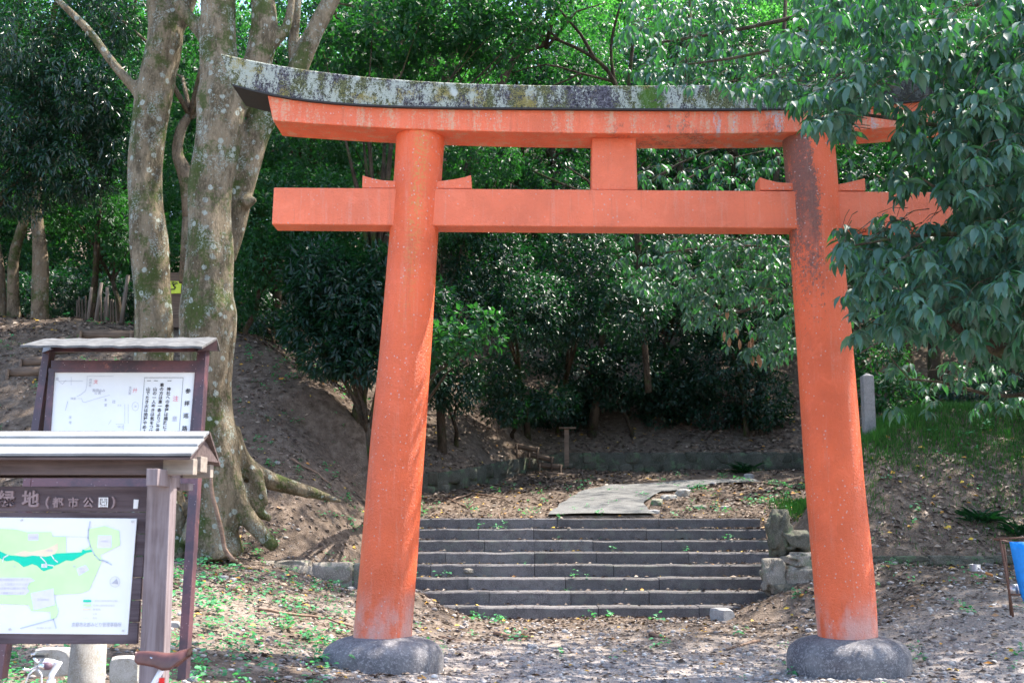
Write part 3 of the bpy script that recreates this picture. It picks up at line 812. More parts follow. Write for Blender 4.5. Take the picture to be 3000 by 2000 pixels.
# ------------------------------------------------------------------ white granite marker post
c = P(2547, 1275, 20.5); z1 = P(2547, 1102, 20.5)[2]; mb = MB(); hw = .095
mb.box((c[0], c[1], (c[2] - .6 + z1) / 2), (2 * hw, 2 * hw, z1 - c[2] + .6))
b_ = [(c[0] + sx * hw, c[1] + sy * hw, z1) for sx, sy in ((-1, -1), (1, -1), (1, 1), (-1, 1))]
mb.add(b_ + [(c[0], c[1], z1 + .06)], [(0, 1, 4), (1, 2, 4), (2, 3, 4), (3, 0, 4)])
tag(mb.build('marker_post', M['stone_pale'], None, bevel=.006, origin=c), 'square white granite post with pyramid top on the grassy bank right of the gate', 'post')
# small post sign deep in the shade
c = P(1660, 1312, 26.6); z1 = P(1660, 1256, 26.6)[2]
t = thing('trail_post', c, 'thin dark wooden post with a flat cap on the wooded slope behind the steps', 'post')
mb = MB(); mb.box((c[0], c[1], (c[2] - .4 + z1) / 2), (.10, .08, z1 - c[2] + .4)); mb.build('post', M['wood_log'], t)
mb = MB(); mb.box((c[0] + .02, c[1], z1 + .02), (.38, .2, .03)); mb.build('cap', M['wood_log'], t)

# ------------------------------------------------------------------ stakes and yellow sign left
gS = 'support stakes on the plateau behind the big trees'
def gz(x, y): return float(h(x, y))
for (bx, by, tx, ty, r, lab) in [(280, 945, 297, 828, .055, 'leaning round wooden stake, foremost of the stakes left of the first trunk'),
                                 (355, 950, 375, 806, .06, 'leaning round wooden stake nearest the left side of the first trunk'),
                                 (313, 945, 314, 842, .05, 'upright round wooden stake in the middle of the stakes'),
                                 (258, 940, 268, 842, .045, 'thin wooden stake left of the foremost leaning stake')]:
    D = 23.5; a = P(bx, by, D); b = P(tx, ty, D); a2 = a + (a - b) * .2; mb = MB(); r *= .72; mb.tube([a2, (a + b) / 2, b], [r, r * .97, r * .93], 10, True, .05)
    tag(mb.build('wooden_stake', M['stake'], None, True, origin=a), lab, 'stake', gS)
t = thing('lattice_fence', P(240, 940, 25), 'dark weathered bamboo stick fence in the shade behind the stakes', 'fence')
for i in range(15):
    px = 225 + i * 9; a = P(px, 950, 25); b = P(px + random.uniform(-3, 3), 872 + random.uniform(-8, 8), 25); mb = MB(); mb.tube([a, b], .022, 6, True, .1); mb.build('picket', M['stake'], t)
D = 23.0
t = thing('warning_sign', P(520, 945, D), 'yellow snake warning sign on a dark post between the two big trunks', 'sign')
a = P(517, 960, D + .08); b = P(517, 800, D + .08); mb = MB(); mb.box(((a + b) / 2), (.28, .1, (b - a)[2])); mb.build('post', M['wood_log'], t)
mb = MB(); q = [P(478, 860, D), P(529, 859, D), P(532, 824, D), P(478, 823, D)]; mb.hexa(q, [k + np.array((0, .015, 0)) for k in q]); mb.build('board', M['sign_yellow'], t)

def text_geo(s, size, bold=0, extrude=0):
    cu = bpy.data.curves.new('lettering_tmp', 'FONT'); cu.body = s; cu.size = size; cu.offset = bold; cu.extrude = extrude; cu.align_x = 'CENTER'; cu.align_y = 'CENTER'; cu.resolution_u = 3
    o = bpy.data.objects.new('lettering_tmp', cu); COL.objects.link(o); bpy.context.view_layer.update()
    me = bpy.data.meshes.new_from_object(o.evaluated_get(bpy.context.evaluated_depsgraph_get()))
    V = [tuple(v.co) for v in me.vertices]; Fc = [tuple(p.vertices) for p in me.polygons]
    bpy.data.objects.remove(o); bpy.data.curves.remove(cu); bpy.data.meshes.remove(me)
    if V:
        a = np.array(V); c = (a.max(0) + a.min(0)) / 2; a[:, :2] -= c[:2]; V = [tuple(k) for k in a]
    return V, Fc
def put_text(mb, s, px, py, hpx, Yf, lift=.004, bold=0, extrude=0, wpx=None, lean=0):
    """text of pixel height hpx centred on photo pixel; Yf(py) gives the panel's depth"""
    Y = Yf(py); c = P(px, py, Y); m = Y / F
    V, Fc = text_geo(s, hpx * m * 1.08, bold * m, extrude)
    if not V: return
    a = np.array(V)
    if wpx: a[:, 0] *= wpx * m / max(np.ptp(a[:, 0]), 1e-6)
    dY = (Yf(py - 10) - Yf(py + 10)) / (20 * m)
    out = [(c[0] + x, c[1] + y * dY - lift - z, c[2] + y) for x, y, z in a]
    mb.add(out, Fc)
def strip(mb, pts, wpx, Yf, lift=.004):
    for (ax, ay), (bx, by) in zip(pts[:-1], pts[1:]):
        d = np.array((bx - ax, by - ay), float); L = np.hypot(*d); n = np.array((-d[1], d[0])) / max(L, 1e-6) * wpx / 2
        e = d / max(L, 1e-6) * wpx * .3
        q = [(ax - e[0] - n[0], ay - e[1] - n[1]), (bx + e[0] - n[0], by + e[1] - n[1]), (bx + e[0] + n[0], by + e[1] + n[1]), (ax - e[0] + n[0], ay - e[1] + n[1])]
        mb.add([P(x, y, Yf(y)) - np.array((0, lift, 0)) for x, y in q], [(0, 1, 2, 3)])
def poly(mb, pts, Yf, lift):
    from mathutils.geometry import tessellate_polygon
    tri = tessellate_polygon([[Vector((x, y, 0)) for x, y in pts]])
    mb.add([P(x, y, Yf(y)) - np.array((0, lift, 0)) for x, y in pts], [tuple(k) for k in tri])
mb = MB(); Yf = lambda y: D - .004
put_text(mb, 'に注意', 508, 829, 9, Yf, bold=.4); strip(mb, [(492, 842), (500, 848), (510, 847), (514, 842), (509, 838), (507, 834), (513, 833)], 3.5, Yf); put_text(mb, '・・・・', 508, 853, 3, Yf)
mb.build('lettering', M['ink_black'], t)

# ------------------------------------------------------------------ maroon metal notice board (leans back)
def YM(py): return 9.45 + .42 * (1965 - py) / 975
foot = G(534, 1968); foot[1] = 9.45
nb = thing('notice_board', (P(340, 1965, 9.45)[0], 9.5, gz(-3.2, 9.5)), 'tall maroon metal notice board with faded white shrine route map behind the wooden kiosk', 'notice board')
def pbar(mb, q, th):
    """bar from pixel quad (bl, br, tr, tl), thickness backwards"""
    f = [P(x, y, YM(y)) for x, y in q]; mb.hexa(f, [k + np.array((0, th, 0)) for k in f])
mm = M['metal_maroon']
mb = MB(); pbar(mb, [(518, 1990), (544, 1990), (604, 1022), (578, 1022)], .12); mb.build('leg', mm, nb, bevel=.004)
mb = MB(); pbar(mb, [(-22, 1990), (4, 1990), (147, 1022), (126, 1022)], .12); mb.build('leg', mm, nb, bevel=.004)
mb = MB(); pbar(mb, [(149, 1078), (576, 1079), (577, 1056), (150, 1055)], .05); mb.build('rail', mm, nb, bevel=.003); mb = MB()
pbar(mb, [(86, 1428), (554, 1428), (556, 1395), (90, 1395)], .05)
mb.build('rail', mm, nb, bevel=.003)
mb = MB()
f0 = -.03
for q in ([(141, 1090), (586, 1090), (587, 1079), (142, 1078)], [(115, 1395), (138, 1395), (159, 1088), (143, 1088)], [(545, 1395), (557, 1395), (583, 1088), (571, 1088)], [(115, 1395), (557, 1395), (558, 1386), (116, 1386)]):
    f = [P(x, y, YM(y) + .004) for x, y in q]; mb.hexa(f, [k + np.array((0, .04, 0)) for k in f])
mb.build('inner_frame', mm, nb)
mb = MB(); q = [(131, 1390), (550, 1390), (572, 1087), (157, 1086)]; f = [P(x, y, YM(y) + .022) for x, y in q]; mb.hexa(f, [k + np.array((0, .012, 0)) for k in f]); mb.build('panel', M['panel_white'], nb)
# roof: thin sheet folded over a ridge, front slope seen from just below
ym = YM(1000); mb = MB()
A = P(58, 1011, ym - .42); B = P(592, 1014, ym - .42); R1 = P(130, 992, ym + .08); R2 = P(636, 988, ym + .08)
up = np.array((0, 0, .018))
Bk1 = P(150, 1018, ym + .5); Bk2 = P(645, 1022, ym + .5)
n = 20; vs = []
for i in range(n + 1):
    f = i / n
    wv = .004 * math.sin(i * 2.1) 
    for p0, p1 in ((A, B), (R1, R2), (Bk1, Bk2)):
        p = p0 + (p1 - p0) * f + np.array((0, 0, wv)); vs += [p, p - up]
fs = []
for i in range(n):
    a = i * 6; b = a + 6
    fs += [(a, b, b + 2, a + 2), (a + 2, b + 2, b + 4, a + 4), (a + 1, a + 3, b + 3, b + 1), (a + 3, a + 5, b + 5, b + 3), (a, a + 1, b + 1, b), (a + 4, b + 4, b + 5, a + 5)]
fs += [(0, 2, 3, 1), (2, 4, 5, 3), (n * 6, n * 6 + 1, n * 6 + 3, n * 6 + 2), (n * 6 + 2, n * 6 + 3, n * 6 + 5, n * 6 + 4)]
mb.add(vs, fs); mb.build('roof', M['roof_sheet'], nb)
mb = MB()
for q, dp in (([(150, 1030), (585, 1029), (585, 1014), (150, 1016)], .06),):
    f = [P(x, y, YM(y) + .03) for x, y in q]; mb.hexa(f, [k + np.array((0, dp, 0)) for k in f])
# end brackets under the roof
for x0 in (0, 1):
    if x0: q = [P(588, 1024, ym - .06), P(600, 1026, ym - .3), P(622, 994, ym + .06)]; q = [B - up + np.array((-.02, .05, -.0)), P(584, 1030, ym - .02), P(637, 1028, ym + .34), R2 - up, ]
    else: q = [A - up + np.array((.22, .1, .0)), P(124, 1032, ym - .02), P(150, 1030, ym + .34), R1 - up]
    mb.add([k for k in q] + [k + np.array((-.02 if x0 else .02, 0, 0)) for k in q], [(0, 1, 2, 3), (7, 6, 5, 4), (0, 4, 5, 1), (1, 5, 6, 2), (2, 6, 7, 3), (3, 7, 4, 0)])
mb.build('roof_support', mm, nb)
YP = lambda y: YM(y) + .020
lt = MB(); ft = MB(); rd = MB()
for ch, y in zip('参拝巡路', (1145, 1181, 1217, 1254)): put_text(lt, ch, 551 - (y - 1145) * .085, y, 15, YP, bold=.25)
def col(mb, s, x, y0, dy, sz, sl=-.10):
    for i, ch in enumerate(s):
        if ch != ' ': put_text(mb, ch if ch != '一' else '一', x + sl * (i * dy), y0 + i * dy, sz, YP, bold=.22 if mb is lt else .1)
col(lt, '一 神社への参拝は順路により', 497, 1115, 12.3, 11.5)
col(lt, '   車の方は東一条よりご来車'[2:], 476, 1115, 12.3, 11.5)
col(lt, '一 山の一人歩きは気をつけて', 457, 1115, 12.3, 11.5)
col(lt, '一 山でたき火は絶対やめよう', 437, 1115, 12.3, 11.5)
strip(lt, [(424, 1106), (537, 1106)], 1.0, YP); strip(lt, [(424, 1106), (411, 1270)], .9, YP); strip(lt, [(537, 1106), (525, 1270)], .9, YP)
put_text(rd, '注', 515, 1167, 16, YP, bold=.2); put_text(ft, '意', 512, 1226, 16, YP)
put_text(rd, '文', 281, 1118, 12, YP, bold=.2); put_text(rd, '廾', 396, 1143, 14, YP)
put_text(ft, '北', 168, 1110, 9, YP, bold=.2); col(ft, '竹中社', 266, 1113, 8, 8); put_text(ft, '吉田山△', 290, 1143, 9, YP, bold=.15); put_text(ft, '公 園', 286, 1151, 8, YP)
col(ft, '大元宮', 382, 1135, 8.5, 8); col(ft, '本宮', 310, 1171, 15, 8, 0); put_text(ft, '社', 334, 1176, 10, YP); col(ft, '住宅', 206, 1222, 15, 8, 0); put_text(ft, 'W.C', 354, 1250, 9, YP)
put_text(ft, '神楽', 215, 1167, 8, YP); put_text(ft, 'みち', 350, 1187, 6, YP)
strip(ft, [(172, 1116), (243, 1116)], .9, YP); strip(ft, [(209, 1104), (209, 1128)], .9, YP); strip(ft, [(172, 1116), (183, 1125), (194, 1113)], .9, YP)
strip(ft, [(333, 1102), (256, 1102), (255, 1128), (251, 1144), (238, 1155), (226, 1161)], .9, YP)
strip(ft, [(229, 1167), (240, 1167), (242, 1176), (250, 1178), (280, 1168), (322, 1157)], .8, YP)
strip(ft, [(199, 1175), (192, 1202)], 1.2, YP); strip(ft, [(366, 1184), (366, 1240)], .8, YP); strip(ft, [(376, 1184), (376, 1240)], .8, YP); strip(ft, [(326, 1230), (318, 1243)], .8, YP)
strip(ft, [(340, 1242), (362, 1242), (362, 1258)], .7, YP)
import itertools
strip(ft, [(397 + 10 * math.cos(a / 8 * 6.28), 1190 + 13 * math.sin(a / 8 * 6.28)) for a in range(9)], .8, YP); put_text(ft, '池', 397, 1190, 7, YP)
lt.build('lettering', M['ink_black'], nb); ft.m = [0] * len(ft.f); n0 = ft.n; ft.v += rd.v; ft.f += [tuple(i + n0 for i in f) for f in rd.f]; ft.m += [1] * len(rd.f)
ft.build('faded_print', [M['ink_grey'], M['ink_red']], nb)

# ------------------------------------------------------------------ wooden map kiosk
kx = P(-60, 1650, 6.4)[0]
ks = thing('map_kiosk', (kx, 6.5, 0), 'roofed wooden park map kiosk with weathered post and white map in front', 'map kiosk')
KX0 = P(-800, 1500, 6.5)[0]      # far left end, outside the picture
xr = lambda px, Y: P(px, 1500, Y)[0]
zr = lambda py, Y: P(1500, py, Y)[2]
# posts
for px0 in (405, -745):
    mb = MB(); Y0 = 6.27; zt = zr(1395, Y0); wd = .125; x0 = xr(px0 + 22, Y0); xt = x0
    mb.box((x0 + wd / 2, Y0 + wd / 2, zt / 2), (wd, wd, zt)); mb.build('post', M['wood_post'], ks, bevel=.006)
    # second slat behind the post carrying the rear beam
    mb = MB(); zq = zr(1436, Y0 + .2); mb.box((x0 + wd / 2 + .055, Y0 + wd / 2 + .2, (zt - .03 + zq) / 2), (.09, .10, zt - .03 - zq)) ; mb.build('rear_post', M['wood_post'], ks, bevel=.005)
    # cross block poking forward at the top of the post
    mb = MB(); a = xr(px0 + 18, 6.05); mb.box((a + .03, 6.26, zr(1397, 6.05)), (.058, .42, .087)); mb.build('bracket', M['wood_post'], ks, bevel=.003)
# beams: front purlin, ridge beam, rear purlin
def beam(px1, Y, py0, py1, th, name='beam'):
    x1 = xr(px1, Y); z0 = zr(py1, Y); z1 = zr(py0, Y); mb = MB()
    mb.box(((KX0 + x1 - .16) / 2, Y + th / 2, (z0 + z1) / 2), (x1 - .16 - KX0, th, z1 - z0)); o = mb.build(name, M['wood_beam'], ks, bevel=.003)
    mb = MB(); mb.box((x1 - .08, Y + th / 2, (z0 + z1) / 2), (.16, th, z1 - z0 + .0)); mb.build('beam_end', M['wood_end'], o, bevel=.003)
beam(561, 6.22, 1343, 1390, .08); beam(583, 6.47, 1336, 1382, .14); beam(612, 6.86, 1360, 1399, .07)
# roof: three lapped boards on the front slope, two on the rear
def rboard(Ya, za, Yb, zb, x1a, x1b, th=.016, nm='roof_board'):
    mb = MB(); n = np.array((0, -(zb - za), (Yb - Ya))); n /= np.linalg.norm(n)
    if n[2] < 0: n = -n
    a0 = np.array((KX0, Ya, za)); a1 = np.array((x1a, Ya, za)); b0 = np.array((KX0, Yb, zb)); b1 = np.array((x1b, Yb, zb))
    mb.hexa([a0, a1, a1 + n * th, a0 + n * th], [b0, b1, b1 + n * th, b0 + n * th]); return mb
RY, RZ = 6.6, zr(1268, 6.6); EY, EZ = 6.12, zr(1338, 6.12)
xa = xr(554, EY); xb = xr(604, RY)
for i in range(3):
    f0, f1 = i / 3, (i + 1) / 3 + .04; f1 = min(f1, 1)
    lift = .016 * (0 if i == 0 else 1) 
    mb = rboard(EY + (RY - EY) * f0 - .0, EZ + (RZ - EZ) * f0 + .006 + .0 + (.006 if i else 0), EY + (RY - EY) * f1, EZ + (RZ - EZ) * f1 - .004, xa + (xb - xa) * f0, xa + (xb - xa) * f1, .014)
    mb.build('roof_board', M['wood_roof'], ks)
mb = rboard(EY + .004, EZ - .014, RY, RZ - .018, xa - .005, xb - .005, .012); mb.build('roof_lining', M['wood_beam'], ks)
BY, BZ = 7.06, zr(1366, 7.06); mb = rboard(BY, BZ, RY + .003, RZ - .003, xr(640, BY), xb + .003, .016); mb.build('rear_roof', M['wood_beam'], ks)
# gable boards
mb = MB(); X = xr(575, 6.5)
mb.add([(X, 6.22, zr(1342, 6.22)), (X, 6.95, BZ + .02), (X, RY, RZ - .03), (X - .02, 6.22, zr(1342, 6.22)), (X - .02, 6.95, BZ + .02), (X - .02, RY, RZ - .03)], [(0, 1, 2), (5, 4, 3), (0, 3, 4, 1), (1, 4, 5, 2), (2, 5, 3, 0)])
mb.build('gable_board', M['wood_beam'], ks)
# plank board
YB = 6.36
rows = [1423, 1499, 1563, 1628, 1691, 1757, 1822, 1886]
mb = MB()
for a, b in zip(rows[:-1], rows[1:]):
    z1 = zr(a + 1.2, YB); z0 = zr(b - .8, YB); x1 = xr(432 - (a - 1423) * .03, YB) 
    dpt = .0 if a < 1690 else -.008
    mb.box(((KX0 + .1 + x1) / 2, YB + .02 + dpt, (z0 + z1) / 2), (x1 - KX0 - .1, .035, z1 - z0))
mb.build('plank_board', M['wood_board'], ks, bevel=.003)
# raised wooden letters
YL = lambda y: YB + .0025
mb = MB()
for s, x, hp in (('吉', -190, 60), ('田', -120, 60), ('山', -50, 58), ('緑', 21, 54), ('地', 92, 54), ('(', 142, 38), ('都', 172, 33), ('市', 217, 33), ('公', 261, 33), ('園', 304, 34), (')', 334, 38)):
    put_text(mb, s, x, 1460 if hp > 50 else 1471, hp * .86, YL, lift=.008, bold=1.3 if hp > 50 else .8, extrude=.008)
mb.build('raised_lettering', M['letter_wood'], ks)
mb = MB(); put_text(mb, '園', 304, 1471, 29, lambda y: YB - .014, bold=.2, lift=.006); mb.build('pale_lettering', M['panel_white'], ks)
mb = MB(); q = [(390, 1489), (403, 1489), (406, 1463), (392, 1462)]; f = [P(x, y, YB - .004) for x, y in q]; mb.hexa(f, [k + np.array((0, .004, 0)) for k in f]); mb.build('sticker', M['panel_white'], ks)
# white map panel
YW = YB - .012
mb = MB(); q = [(-560, 1850), (374, 1858), (401, 1518), (-560, 1510)]; f = [P(x, y, YW) for x, y in q]; mb.hexa(f, [k + np.array((0, .008, 0)) for k in f]); mp_ = mb.build('map_panel', M['panel_white'], ks, bevel=.002)
Y1 = lambda y: YW; G1 = MB(); G2 = MB(); G3 = MB(); G4 = MB(); G5 = MB(); G6 = MB()
Z = lambda pts: [(x / 5.6, 1400 + y / 5.6) for x, y in pts]
Z2 = lambda pts: [(x / 5.6, 1640 + y / 5.6) for x, y in pts]
poly(G2, [(-300, 1560), (0, 1547), (48, 1550), (80, 1558), (152, 1557), (154, 1570), (194, 1570), (194, 1618), (232, 1616), (262, 1600), (285, 1598), (300, 1640), (262, 1727), (240, 1736), (158, 1741), (172, 1790), (165, 1808), (150, 1812), (148, 1790), (92, 1788), (84, 1770), (0, 1767), (-300, 1750)], Y1, .0035)
poly(G2, [(262, 1548), (308, 1540), (350, 1554), (352, 1596), (300, 1622), (278, 1628), (262, 1598)], Y1, .004)
poly(G3, [(40, 1622), (72, 1612), (90, 1616), (140, 1606), (170, 1590), (172, 1606), (160, 1625), (120, 1630), (60, 1628)], Y1, .0045)
poly(G1, [(-300, 1600), (0, 1613), (25, 1625), (60, 1628), (75, 1630), (95, 1626), (118, 1628), (135, 1630), (148, 1627), (165, 1620), (240, 1617), (243, 1608), (252, 1611), (268, 1609), (272, 1615), (255, 1618), (240, 1627), (225, 1635), (212, 1642), (195, 1640), (172, 1652), (157, 1657), (156, 1664), (140, 1668), (130, 1672), (122, 1668), (110, 1656), (95, 1651), (80, 1657), (70, 1660), (55, 1647), (40, 1640), (20, 1643), (0, 1634), (-300, 1630)], Y1, .005)
for r in ([(83, 1562), (114, 1562), (114, 1582), (83, 1582)], [(288, 1567), (328, 1567), (328, 1604), (286, 1604)], [(91, 1736), (158, 1722), (163, 1771), (100, 1786)], [(225, 1664), (252, 1653), (262, 1668), (232, 1686)], [(-20, 1691), (90, 1691), (104, 1700), (86, 1706), (80, 1722), (88, 1730), (76, 1741), (-20, 1741)]): poly(G4, r, Y1, .0055)
strip(G5, Z([(1485, 710), (1460, 850), (1450, 980), (1490, 1120), (1560, 1260), (1640, 1340)]) + Z2([(1700, 5), (1760, 30), (1835, 75)]), 3.2, Y1, .006)
strip(G5, Z2([(345, 1115), (885, 965), (925, 1110)]), 3, Y1, .006)
strip(G5, [(154, 1570), (256, 1572)], .8, Y1, .006)
for pl in ([(25, 1625), (12, 1632), (9, 1645)], [(120, 1630), (135, 1645), (138, 1653), (158, 1656)], [(152, 1625), (160, 1638), (170, 1645)]): strip(G6, pl, 3.2, Y1, .0065)
strip(G6, [(126, 1656), (136, 1656)], 11, Y1, .0062)
strip(G1, [(247, 1759), (266, 1759)], 6.5, Y1, .006); strip(G2, [(247, 1771), (266, 1771)], 6.5, Y1, .006); strip(G3, [(245, 1783), (266, 1783)], 4, Y1, .006)
T1 = MB(); T2 = MB()
put_text(T1, '京都市北部みどり管理事務所', 284, 1828, 12, Y1, lift=.007, bold=.1, wpx=142)
strip(T1, [(338 + 14.5 * math.cos(a / 20 * 6.28), 1703 + 15 * math.sin(a / 20 * 6.28)) for a in range(21)], .8, Y1, .007)
poly(T1, [(343, 1692), (348, 1710), (338, 1708), (327, 1708), (337, 1700)], Y1, .007)
for s, x, y, z_, wp in (('竹中稲荷社', 98, 1573, 6, 28), ('宗忠神社', 308, 1585, 6, 20), ('三角公園', 146, 1612, 5, 18), ('山', 44, 1657, 9, 8), ('緑', 131, 1656, 9, 8), ('地', 219, 1658, 9, 9), ('重要文化', 242, 1665, 5, 15), ('大元宮', 242, 1673, 5, 14), ('吉田神社', 128, 1755, 7, 34),
                    ('都市緑地保全法に基づき', 42, 1697, 7, 84), ('として指定されています', 44, 1710, 7, 92), ('は都市公園法に基づ', 44, 1722, 7, 80), ('て開園されています', 38, 1736, 7, 68),
                    ('吉田山緑地(都市公園)', 312, 1759, 5.5, 66), ('吉田山緑地保全地区', 306, 1772, 5.5, 62), ('散策路', 285, 1784, 5.5, 22), ('広場', 279, 1797, 5.5, 12), ('トイレ', 253, 1809, 5, 14), ('案内', 279, 1809, 5.5, 12), ('京都大学', 130, 1838, 5, 44)):
    put_text(T2, s, x, y, z_, Y1, lift=.007, wpx=wp, bold=.05)
GA = MB()
for i, g in enumerate((G1, G2, G3, G4, G5, G6)):
    n0 = len(GA.v); GA.v += g.v; GA.f += [tuple(k + n0 for k in f) for f in g.f]; GA.m += [i] * len(g.f)
GA.build('map_print', [M[k] for k in ('map_green', 'map_light', 'map_peach', 'map_grey', 'map_road', 'panel_white')], mp_)
T1.build('map_lettering', M['ink_grey'], mp_); T2.build('faint_lettering', M['ink_faint'], mp_)
for x, y in ((64, 1523), (388, 1527), (29, 1842), (361, 1846)):
    c = P(x, y, YW - .003); mb = MB(); mb.tube([c, c - np.array((0, .006, 0))], .006, 10); mb.build('screw', M['steel'], mp_)

# granite stump behind the kiosk board and kerb stones
a = P(258, 1880, 7.6); zb = -.1
mb = MB(); mb.tube([(a[0], 7.6, zb), (a[0], 7.6, .35), (a[0] + .01, 7.6, 1.1)], [.125, .12, .105], 10, True, .08)
tag(mb.build('granite_post', M['stone_granite'], None, True, origin=(a[0], 7.6, 0)), 'speckled round topped granite post under the kiosk board', 'post')
for x0, x1, y0, lab, sd in ((80, 215, 1905, 'grey kerb block behind the bicycle handlebar', 2), (305, 412, 1930, 'grey kerb block between the granite post and the wooden post', 5)):
    D = 8.6; p = P(x0, y0, D); q = P(x1, y0, D); zz = p[2]; mb = MB(); mb.rock(((p[0] + q[0]) / 2, D + .12, zz - .09), ((q[0] - p[0]) * .62, .14, .15), sd, 3, .12, 0, .62)
    tag(mb.build('kerb_stone', M['stone_granite'], None, False, origin=((p[0] + q[0]) / 2, D, zz)), lab, 'kerb stone')

# ------------------------------------------------------------------ bicycle (only saddle and handlebar reach into the picture)
BYc = 5.6; bk = thing('bicycle', (-2.0, BYc, 0), 'white and blue bicycle with brown leather saddle parked in front of the kiosk', 'bicycle')
def pt(px, py, dy=0): return P(px, py, BYc + dy)
# saddle: lofted
mb = MB(); secs = [(398, .016, 1913, .03), (408, .022, 1912, .045), (430, .024, 1911, .05), (460, .032, 1913, .055), (485, .045, 1917, .062), (510, .062, 1916, .058), (530, .074, 1909, .042), (545, .076, 1905, .032), (555, .06, 1904, .02)]
vs = []; fs = []; n = 14
for px, hw_, py, dp in secs:
    c = pt(px, py)
    for k in range(n):
        an = math.pi * k / (n - 1)
        yy = math.cos(an) * hw_; zz = math.sin(an) ** .6 * .012 - (abs(math.cos(an)) ** 5) * dp
        vs.append((c[0], c[1] + yy, c[2] + zz - .004))
for i in range(len(secs) - 1):
    for k in range(n - 1): a = i * n + k; fs.append((a, a + 1, a + n + 1, a + n))
fs.append(tuple(range(n))); fs.append(tuple((len(secs) - 1) * n + k for k in range(n - 1, -1, -1)))
mb.add(vs, fs); sdl = mb.build('saddle', M['leather'], bk, True); so_ = sdl.modifiers.new('shell', 'SOLIDIFY'); so_.thickness = .004
mb = MB()
for dy in (-.022, .022): mb.tube([pt(440, 1924, dy), pt(455, 1932, dy), pt(470, 1940, dy), pt(492, 1941, dy), pt(510, 1934, dy), pt(530, 1916, dy)], .0035, 6)
mb.build('saddle_rail', M['chrome'], sdl, True)
sb = pt(484, 1942); bb = np.array((-1.93, BYc, .30)); sx = (bb - sb)
mb = MB(); mb.tube([sb + np.array((0, -.02, 0)), sb + np.array((0, .02, 0))], .018, 10); mb.tube([sb, sb + sx * .28], .0135, 12); mb.build('seat_post', M['white_paint'], bk, True)
mb = MB(); sc_ = sb + sx * .26; hd1 = pt(150, 1990); hd0 = hd1 + np.array((-.0, 0, -.13)); 
mb.tube([sb + sx * .26, bb], .016, 12); mb.tube([sc_ + sx * .03, hd1 + np.array((.0, 0, -.03))], .015, 12); mb.tube([bb, hd0], .017, 12)
rw = np.array((-1.50, BYc, .31)); fw = np.array((-2.62, BYc, .31))
for dy in (-.05, .05): mb.tube([bb + np.array((0, dy * .5, 0)), rw + np.array((0, dy, 0))], .009, 8); mb.tube([sc_, rw + np.array((0, dy, 0))], .008, 8)
mb.build('frame', M['blue_paint'], bk, True)
mb = MB(); mb.tube([hd0, hd1], .019, 12); 
for dy in (-.05, .05): mb.tube([hd0 + np.array((0, dy * .6, 0)), fw + np.array((0, dy, 0))], .010, 8)
mb.build('fork', M['white_paint'], bk, True)
mb = MB(); top = pt(160, 1940); mb.tube([hd1, pt(152, 1975), pt(175, 1938), top], .013, 12)
mb.tube([top, pt(120, 1934)], .013, 12); mb.build('stem', M['white_paint'], bk, True)
mb = MB(); mb.tube([pt(120, 1940, .26), pt(118, 1940, .1), pt(125, 1936, 0), pt(118, 1948, -.1), pt(128, 1952, -.24)], .011, 10); hb_ = mb.build('handlebar', M['chrome'], bk, True)
mb = MB(); mb.tube([pt(128, 1950, -.12), pt(142, 1950, -.26)], .017, 12); mb.tube([pt(118, 1940, .14), pt(120, 1940, .27)], .017, 12); mb.build('grip', M['grip'], hb_, True)
mb = MB(); mb.tube([pt(112, 1950, -.13), pt(86, 1962, -.16), pt(70, 1960, -.24)], .006, 8); mb.tube([pt(112, 1942, .13), pt(98, 1925, .16), pt(100, 1922, .2)], .006, 8); mb.build('brake_lever', M['chrome'], hb_, True)
mb = MB(); c = pt(118, 1919); mb.box(c, (.062, .05, .014)); mb.build('bicycle_light', M['rubber'], hb_, bevel=.004)
mb = MB(); mb.box(c + np.array((-.026, -.002, .004)), (.02, .045, .016)); mb.build('lamp_cap', M['chrome'], hb_, bevel=.004)
mb = MB(); mb.tube([pt(108, 1955, -.12), pt(84, 1975, -.12), pt(72, 2010, -.06), fw + np.array((0.1, -.02, .34))], .0035, 6); mb.tube([pt(112, 1960, -.08), pt(122, 1975, -.08), pt(122, 2010, -.03), hd0], .0035, 6); mb.build('cable', M['white_paint'], bk, True)
mb = MB(); mb.box(pt(474, 1994, -.025), (.022, .015, .03)); mb.build('rear_light', M['red_light'], bk)
def ring(c, R, r, mbk, seg=40, n=8):
    pts = [c + R * np.array((math.cos(2 * math.pi * i / seg), 0, math.sin(2 * math.pi * i / seg))) for i in range(seg)]
    vs = []; fs = []
    for i in range(seg):
        a = 2 * math.pi * i / seg
        for k in range(n):
            b = 2 * math.pi * k / n; rr = R + r * math.cos(b); vs.append(c + np.array((rr * math.cos(a), r * math.sin(b), rr * math.sin(a))))
    for i in range(seg):
        for k in range(n): fs.append((i * n + k, i * n + (k + 1) % n, ((i + 1) % seg) * n + (k + 1) % n, ((i + 1) % seg) * n + k))
    mbk.add(vs, fs)
for c in (rw, fw):
    mb = MB(); ring(c, .31, .014, mb); wh = mb.build('wheel', M['rubber'], bk, True)
    mb = MB(); ring(c, .292, .008, mb); mb.tube([c + np.array((0, -.04, 0)), c + np.array((0, .04, 0))], .018, 10); mb.build('rim', M['chrome'], wh, True)
    mb = MB()
    for i in range(20):
        a = 2 * math.pi * i / 20; mb.tube([c + np.array((0, .03 * (-1) ** i, 0)), c + .29 * np.array((math.cos(a), 0, math.sin(a)))], .0012, 4, False)
    mb.build('spokes', M['chrome'], wh)
